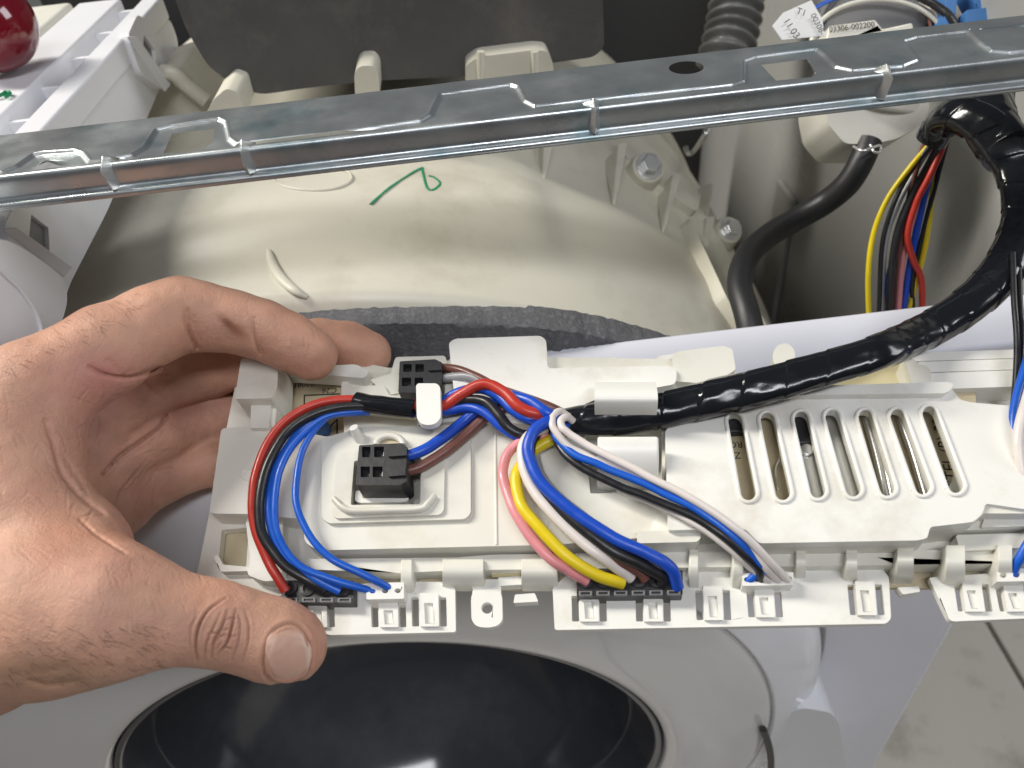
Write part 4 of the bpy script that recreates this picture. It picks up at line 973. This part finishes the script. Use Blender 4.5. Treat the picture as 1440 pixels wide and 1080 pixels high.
for axis in range(3):
    sh = [slice(1, -1)]*3; sh[axis] = slice(0, None)
    A = s_; nxt = np.roll(s_, -1, axis)
    ch = A != nxt; ch_idx = np.argwhere(ch)
    b_, c_ = [(1, 2), (2, 0), (0, 1)][axis]
    ok = (ch_idx[:, b_] > 0) & (ch_idx[:, c_] > 0) & (ch_idx[:, axis] < nn_[axis]-1) & (ch_idx[:, b_] < nn_[b_]-1) & (ch_idx[:, c_] < nn_[c_]-1)
    ch_idx = ch_idx[ok]; eb = np.zeros(3, int); eb[b_] = 1; ec = np.zeros(3, int); ec[c_] = 1
    def g_(o): v = ch_idx-o; return idx[v[:, 0], v[:, 1], v[:, 2]]
    qd = np.stack([g_(eb+ec), g_(ec), g_(0*eb), g_(eb)], 1)
    inn = A[ch_idx[:, 0], ch_idx[:, 1], ch_idx[:, 2]]
    qd[~inn] = qd[~inn][:, ::-1]; quads.append(qd)
Q = np.concatenate(quads); Q = Q[(Q >= 0).all(1)]
# one finer level: split every quad in four and relax, then press in the fine skin lines
def refine(V_, Q_):
    e = np.sort(np.stack([Q_, np.roll(Q_, -1, 1)], 2).reshape(-1, 2), 1); ue, inv = np.unique(e, axis=0, return_inverse=True); inv = inv.reshape(-1, 4)
    nv = len(V_); mid = (V_[ue[:, 0]]+V_[ue[:, 1]])/2; cen = V_[Q_].mean(1)
    em = nv+inv; fc = (nv+len(ue)+np.arange(len(Q_)))
    q = np.concatenate([np.stack([Q_[:, k], em[:, k], fc, em[:, k-1]], 1) for k in range(4)])
    return np.concatenate([V_, mid, cen]), q
def relax(V_, Q_, it, lam=.5):
    e = np.stack([Q_, np.roll(Q_, -1, 1)], 2).reshape(-1, 2)
    for _ in range(it):
        s3 = np.stack([np.bincount(e[:, 0], V_[e[:, 1], k], len(V_))+np.bincount(e[:, 1], V_[e[:, 0], k], len(V_)) for k in range(3)], 1)
        c_n = np.bincount(e[:, 0], minlength=len(V_))+np.bincount(e[:, 1], minlength=len(V_))
        V_ = V_+lam*(s3/np.maximum(c_n, 1)[:, None]-V_)
    return V_
VC = relax(VC, Q, 2); VC, Q = refine(VC, Q); VC = relax(VC, Q, 3)
def vnormals(V_, Q_):
    n = np.cross(V_[Q_[:, 2]]-V_[Q_[:, 0]], V_[Q_[:, 3]]-V_[Q_[:, 1]]); o = np.stack([sum(np.bincount(Q_[:, k], n[:, c], len(V_)) for k in range(4)) for c in range(3)], 1)
    return o/np.maximum(np.linalg.norm(o, axis=1), 1e-12)[:, None]
VN = vnormals(VC, Q); px_ = 720+FPX*VC[:, 0]/VC[:, 2]; py_ = 540-FPX*VC[:, 1]/VC[:, 2]
disp = np.zeros(len(VC)); grime = np.zeros(len(VC)); facing = VN[:, 2] < .15
def line_d(pts, pad):
    xs_, ys_ = [p[0] for p in pts], [p[1] for p in pts]
    m_ = np.nonzero((px_ > min(xs_)-pad) & (px_ < max(xs_)+pad) & (py_ > min(ys_)-pad) & (py_ < max(ys_)+pad) & facing)[0]
    X_, Y_ = px_[m_], py_[m_]; best = np.full(len(m_), 1e9); n = len(pts)-1; tt = np.zeros(len(m_))
    for k in range(n):
        (x0, y0), (x1, y1) = pts[k], pts[k+1]; dx, dy = x1-x0, y1-y0
        t = np.clip(((X_-x0)*dx+(Y_-y0)*dy)/(dx*dx+dy*dy+1e-9), 0, 1); d = np.hypot(X_-x0-t*dx, Y_-y0-t*dy)
        u = d < best; best = np.where(u, d, best); tt = np.where(u, (k+t)/n, tt)
    return m_, best, np.sin(np.pi*np.clip(tt, .06, .94))**.6
def fine(pts, w, dep, g=.0, dmax=1.):
    m_, d, fd = line_d(c2(pts), w*4); fd = fd*(VC[m_, 2] < dmax)
    disp[m_] -= dep*.00085*fd*np.exp(-(d/w)**2)
    disp[m_] += dep*.00028*fd*np.exp(-((d-w*2)/(w*1.1))**2)
    if g: grime[m_] = np.maximum(grime[m_], g*fd*np.exp(-(d/(w*.9))**2))
KN = (([(277, 928), (275, 905), (280, 880), (294, 857), (318, 840)], 1.9, .75, .8), ([(297, 924), (301, 902), (312, 882), (320, 858)], 1.8, .6, .7), ([(305, 922), (319, 904), (326, 882), (332, 856)], 1.9, .75, .8),
      ([(325, 929), (334, 905), (338, 878), (334, 858)], 1.7, .42, .4), ([(340, 930), (348, 905), (350, 878), (345, 858)], 1.8, .42, .4), ([(287, 927), (290, 905), (299, 885), (310, 862)], 1.6, .42, .5), ([(267, 912), (268, 885), (280, 860)], 1.8, .28, .2),
      ([(308, 917), (318, 911), (328, 914)], 1.5, .35, .4), ([(298, 908), (308, 897), (318, 892)], 1.5, .35, .4), ([(314, 874), (324, 869), (334, 870)], 1.5, .3, .3), ([(290, 893), (300, 890), (311, 895)], 1.5, .3, .3), ([(322, 898), (333, 893)], 1.4, .3, .3),
      ([(312, 888), (322, 884)], 1.4, .28, .3), ([(302, 915), (312, 904)], 1.4, .25, .3))
for pts, w, dep, g in KN: fine(pts, w, dep, g, .21)
rw = random.Random(11)
for _ in range(46):                                     # faint cross wrinkles of the thumb back and the hand edge
    cx, cy = rw.uniform(110, 280), rw.uniform(800, 935); l = rw.uniform(10, 34); a_ = math.radians(rw.gauss(78, 16))
    fine([(cx-l*math.cos(a_)*.5, cy-l*math.sin(a_)*.5), (cx+rw.uniform(-3, 3), cy), (cx+l*math.cos(a_)*.5, cy+l*math.sin(a_)*.5)], 1.5, rw.uniform(.05, .14), .05, .22)
for _ in range(60):                                     # palm and finger lines
    cx, cy = rw.uniform(90, 235), rw.uniform(520, 740); l = rw.uniform(12, 40); a_ = math.radians(rw.gauss(-42, 28))
    fine([(cx-l*math.cos(a_)*.5, cy-l*math.sin(a_)*.5), (cx+rw.uniform(-4, 4), cy+rw.uniform(-3, 3)), (cx+l*math.cos(a_)*.5, cy+l*math.sin(a_)*.5)], 1.7, rw.uniform(.06, .22), .12, .4)
for _ in range(40):
    cx, cy = rw.uniform(270, 460), rw.uniform(410, 520); l = rw.uniform(8, 22); a_ = math.radians(rw.gauss(80, 20))
    fine([(cx-l*math.cos(a_)*.5, cy-l*math.sin(a_)*.5), (cx+rw.uniform(-2, 2), cy), (cx+l*math.cos(a_)*.5, cy+l*math.sin(a_)*.5)], 1.5, rw.uniform(.05, .13), .06, .26)
for _ in range(55):
    cx, cy = rw.uniform(0, 110), rw.uniform(560, 900); l = rw.uniform(14, 44); a_ = math.radians(rw.gauss(62, 30))
    fine([(cx-l*math.cos(a_)*.5, cy-l*math.sin(a_)*.5), (cx+rw.uniform(-4, 4), cy), (cx+l*math.cos(a_)*.5, cy+l*math.sin(a_)*.5)], 1.7, rw.uniform(.05, .14), .05, .23)
for pts, w, dep, g in (([(262, 446), (264, 458), (268, 472), (276, 488)], 2.4, .35, .25), ([(357, 455), (356, 466), (359, 480), (366, 497)], 2.2, .3, .2), ([(235, 585), (222, 602), (195, 622), (168, 642), (142, 668)], 2.2, .5, .4), ([(62, 590), (72, 620), (84, 660), (100, 685), (120, 705), (146, 724)], 2.4, .4, .3),
                       ([(125, 516), (150, 527), (185, 530), (225, 518)], 2.4, .5, .4), ([(205, 648), (188, 668), (170, 690), (160, 712)], 2., .4, .3), ([(112, 730), (130, 748), (152, 762), (176, 778)], 2., .4, .3)): fine(pts, w, dep, g, .4)
nail_px = [(372, 948), (370, 928), (376, 902), (388, 884), (410, 876), (428, 886), (437, 910), (436, 936), (424, 956), (404, 964), (384, 960), (372, 948)]
m_, d, fd = line_d(c2(nail_px), 16); disp[m_] += -.00050*np.exp(-(d/2.4)**2)+.00016*np.exp(-((d-5)/3.2)**2); grime[m_] = np.maximum(grime[m_], .35*np.exp(-(d/1.8)**2))
for _ in range(9):                                      # faint veins and tendons under the skin
    pass
disp += .00012*np.array([mnoise.noise(Vector(v)*260) for v in VC])+.00022*np.array([mnoise.noise(Vector(v)*95) for v in VC])
VC = VC+VN*disp[:, None]
Bm = np.array([IR, IU, F0]); VW = VC@Bm+np.array(CAM)
def skin_mat():
    m = bpy.data.materials.new('skin'); m.use_nodes = True; nt = m.node_tree; N = nt.nodes; L = nt.links; b = N['Principled BSDF']
    at = N.new('ShaderNodeVertexColor'); at.layer_name = 'pigment_shade'
    tc = N.new('ShaderNodeTexCoord')
    n1 = N.new('ShaderNodeTexNoise'); n1.inputs['Scale'].default_value = 110; n1.inputs['Detail'].default_value = 7; L.new(tc.outputs['Object'], n1.inputs['Vector'])
    r1 = N.new('ShaderNodeMapRange'); r1.inputs[1].default_value = .3; r1.inputs[2].default_value = .7; r1.inputs[3].default_value = .86; r1.inputs[4].default_value = 1.10; L.new(n1.outputs['Fac'], r1.inputs[0])
    mm = N.new('ShaderNodeMix'); mm.data_type = 'RGBA'; mm.blend_type = 'MULTIPLY'; mm.inputs[0].default_value = 1; L.new(at.outputs['Color'], mm.inputs[6]); L.new(r1.outputs[0], mm.inputs[7])
    n2 = N.new('ShaderNodeTexNoise'); n2.inputs['Scale'].default_value = 45; n2.inputs['Detail'].default_value = 4; L.new(tc.outputs['Object'], n2.inputs['Vector'])
    r2 = N.new('ShaderNodeMapRange'); r2.inputs[1].default_value = .48; r2.inputs[2].default_value = .75; r2.inputs[3].default_value = 0; r2.inputs[4].default_value = .45; L.new(n2.outputs['Fac'], r2.inputs[0])
    m2 = N.new('ShaderNodeMix'); m2.data_type = 'RGBA'; L.new(r2.outputs[0], m2.inputs[0]); L.new(mm.outputs[2], m2.inputs[6]); m2.inputs[7].default_value = (.49, .215, .135, 1)
    L.new(m2.outputs[2], b.inputs['Base Color'])
    b.inputs['Roughness'].default_value = .52; b.inputs['Specular IOR Level'].default_value = .38
    b.inputs['Subsurface Weight'].default_value = .16; b.inputs['Subsurface Radius'].default_value = (1, .35, .2); b.inputs['Subsurface Scale'].default_value = .0022
    v = N.new('ShaderNodeTexVoronoi'); v.inputs['Scale'].default_value = 1100; v.feature = 'DISTANCE_TO_EDGE'; L.new(tc.outputs['Object'], v.inputs['Vector'])
    n3 = N.new('ShaderNodeTexNoise'); n3.inputs['Scale'].default_value = 420; n3.inputs['Detail'].default_value = 8; n3.inputs['Roughness'].default_value = .65; L.new(tc.outputs['Object'], n3.inputs['Vector'])
    ad = N.new('ShaderNodeMath'); ad.operation = 'MULTIPLY_ADD'; ad.inputs[1].default_value = .30; L.new(v.outputs['Distance'], ad.inputs[0]); L.new(n3.outputs['Fac'], ad.inputs[2])
    bp = N.new('ShaderNodeBump'); bp.inputs['Strength'].default_value = .62; bp.inputs['Distance'].default_value = .0007; L.new(ad.outputs[0], bp.inputs['Height']); L.new(bp.outputs[0], b.inputs['Normal'])
    return m
SKIN = skin_mat()
hand_loc = P(120, 760, .25)
me = bpy.data.meshes.new('person'); VL = VW-np.array(hand_loc)
me.vertices.add(len(VL)); me.vertices.foreach_set('co', VL.ravel())
me.loops.add(Q.size); me.loops.foreach_set('vertex_index', Q.ravel().astype(np.int32))
me.polygons.add(len(Q)); me.polygons.foreach_set('loop_start', np.arange(0, Q.size, 4, dtype=np.int32))
me.polygons.foreach_set('use_smooth', np.ones(len(Q), bool)); me.update(); me.validate()
me.materials.append(SKIN)
# pigment of the skin: pink joints and fingertips, mauve shade of palm and hollows painted in, a rust smear on the index finger
px_ = 720+FPX*VC[:, 0]/VC[:, 2]; py_ = 540-FPX*VC[:, 1]/VC[:, 2]
col = np.tile(np.array([.57, .320, .222]), (len(VC), 1))
def blotch(x, y, rx, ry, c, w, ang=0., dmax=1.):
    global col
    ca, sa = math.cos(ang), math.sin(ang); u_ = (px_-x)*ca+(py_-y)*sa; v_ = -(px_-x)*sa+(py_-y)*ca
    k = (w*np.exp(-(u_/rx)**2-(v_/ry)**2)*(VC[:, 2] < dmax))[:, None]; col = col*(1-k)+np.array(c)*k
blotch(140, 530, 60, 40, (0.540, 0.216, 0.189), .75)
blotch(135, 590, 45, 60, (0.450, 0.225, 0.216), .6)  # purple shade of the palm put into the skin colour
blotch(200, 700, 60, 60, (0.414, 0.198, 0.162), .5)
blotch(455, 505, 40, 40, (0.495, 0.225, 0.153), .5)
blotch(320, 880, 55, 55, (0.495, 0.252, 0.180), .4)
blotch(440, 900, 30, 60, (0.540, 0.270, 0.189), .6)
blotch(150, 830, 90, 110, (0.504, 0.279, 0.211), .6)  # shadow valley at the thumb base painted slightly darker
blotch(40, 700, 90, 120, (0.540, 0.315, 0.221), .5)
blotch(60, 950, 90, 30, (0.378, 0.261, 0.144), .5)  # greenish shadow along the wrist edge painted in
blotch(260, 575, 80, 40, (0.396, 0.198, 0.171), .5, dmax=.5)  # shade on the fingers inside the grip painted in
mott = np.array([mnoise.noise(Vector(v)*70) for v in VC]); mot2 = np.array([mnoise.noise(Vector(v)*210+Vector((5, 5, 5))) for v in VC])
k = np.clip(mott*.8+mot2*.4, 0, 1)[:, None]*.35; col = col*(1-k)+np.array([.52, .215, .155])*k
k = np.clip(-mott*.8+mot2*.3, 0, 1)[:, None]*.28; col = col*(1-k)+np.array([.60, .37, .235])*k
blotch(322, 456, 15, 5.5, (0.144, 0.032, 0.009), .97, .7)
blotch(332, 463, 20, 9, (0.324, 0.126, 0.063), .75, .6)
k = grime[:, None]; col = col*(1-k)+np.array([.13, .05, .025])*k
at = me.color_attributes.new('pigment_shade', 'FLOAT_COLOR', 'POINT')
at.data.foreach_set('color', np.concatenate([col, np.ones((len(col), 1))], 1).ravel().astype(np.float32))
hand = bpy.data.objects.new('person', me); C.objects.link(hand); hand.location = hand_loc
hand['label'] = 'bare hand gripping the end of the control module between thumb and fingers'; hand['category'] = 'hand'

# thumb nail
def samp(p):
    q = (p-lo_)/HV; i = np.clip(np.floor(q).astype(int), 0, nn_-2); t = q-i; v = 0
    for a in (0, 1):
        for b in (0, 1):
            for c in (0, 1): v += f[i[0]+a, i[1]+b, i[2]+c]*(t[0] if a else 1-t[0])*(t[1] if b else 1-t[1])*(t[2] if c else 1-t[2])
    return v
def on_skin(x, y, lift):
    d = .16
    while d < .30:
        if samp(cc_(x, y, d)) < lift: break
        d += .0002
    return P(x, y, d)
NAIL = mat('nail', (.54, .345, .265), .42, var=.06, scale=90, bump=.05, bscale=120, coat=.0)
n0, n1, e0, e1 = Vector((377, 926)), Vector((431, 914)), None, None
ax2 = (n1-n0); L_ = ax2.length; ax2.normalize(); sd2 = Vector((-ax2.y, ax2.x)); V = []; Fc = []; nu, nv = 18, 14
for i in range(nu+1):
    u_ = i/nu
    hw_ = 37*math.sqrt(max(.05, 1-(abs(u_-.5)/.545)**4)); 
    for j in range(nv+1):
        v_ = j/nv*2-1; p2 = n0+ax2*(L_*(u_-.04*0)+7*(1-v_*v_)*(1 if u_ > .5 else -.5)*abs(u_-.5)*2)+sd2*(v_*hw_)
        edge = max(abs(v_), abs(u_*2-1)); V.append(on_skin(p2.x, p2.y, .00028 if edge < .93 else -.0003))
for i in range(nu):
    for j in range(nv):
        a = i*(nv+1)+j; Fc.append((a, a+1, a+nv+2, a+nv+1))
nl = mesh('thumbnail', V, Fc, NAIL, hand, angle=80, sub=1, recalc=False)
nc = nl.data.color_attributes.new('pigment_shade', 'FLOAT_COLOR', 'POINT')
for i in range(nu+1):
    u_ = i/nu
    for j in range(nv+1):
        v_ = abs(j/nv*2-1); c_ = Vector((.55, .335, .250)).lerp(Vector((.58, .39, .31)), max(0, 1-u_/.22)*max(0, 1-v_*1.3)).lerp(Vector((.66, .52, .42)), max(0, min(1, (u_-.86)/.08)))
        nc.data[i*(nv+1)+j].color = (c_.x, c_.y, c_.z, 1)
nn2 = NAIL.node_tree; vcn = nn2.nodes.new('ShaderNodeVertexColor'); vcn.layer_name = 'pigment_shade'; nn2.links.new(vcn.outputs[0], nn2.nodes['Principled BSDF'].inputs['Base Color'])
# fine dark hairs along the edge of the hand
HAIR = mat('hair', (.05, .03, .02), .5); gs = []
rh = random.Random(4)
for _ in range(190):
    x, y = (rh.uniform(0, 230), rh.uniform(880, 962)) if rh.random() < .7 else (rh.uniform(0, 200), rh.uniform(420, 520))
    if y < 600: y = 500-.42*x+rh.uniform(-25, 25)
    p = on_skin(x, y, 0)
    if (p-CAM).dot(F0) > .245: continue
    l = rh.uniform(8, 22); a_ = math.radians(rh.gauss(25, 18))
    q1 = on_skin(x+l*.5*math.cos(a_), y+l*.5*math.sin(a_), .0004); q2 = on_skin(x+l*math.cos(a_), y+l*math.sin(a_), .0007)
    if (q2-p).length > .008 or (q1-p).length > .006: continue
    gs.append(tube_geo([p, q1, q2], [.000035, .00003, .000012], 4))
V, Fc = join(*gs); mesh('hair', V, Fc, HAIR, hand, kind='stuff', recalc=False)
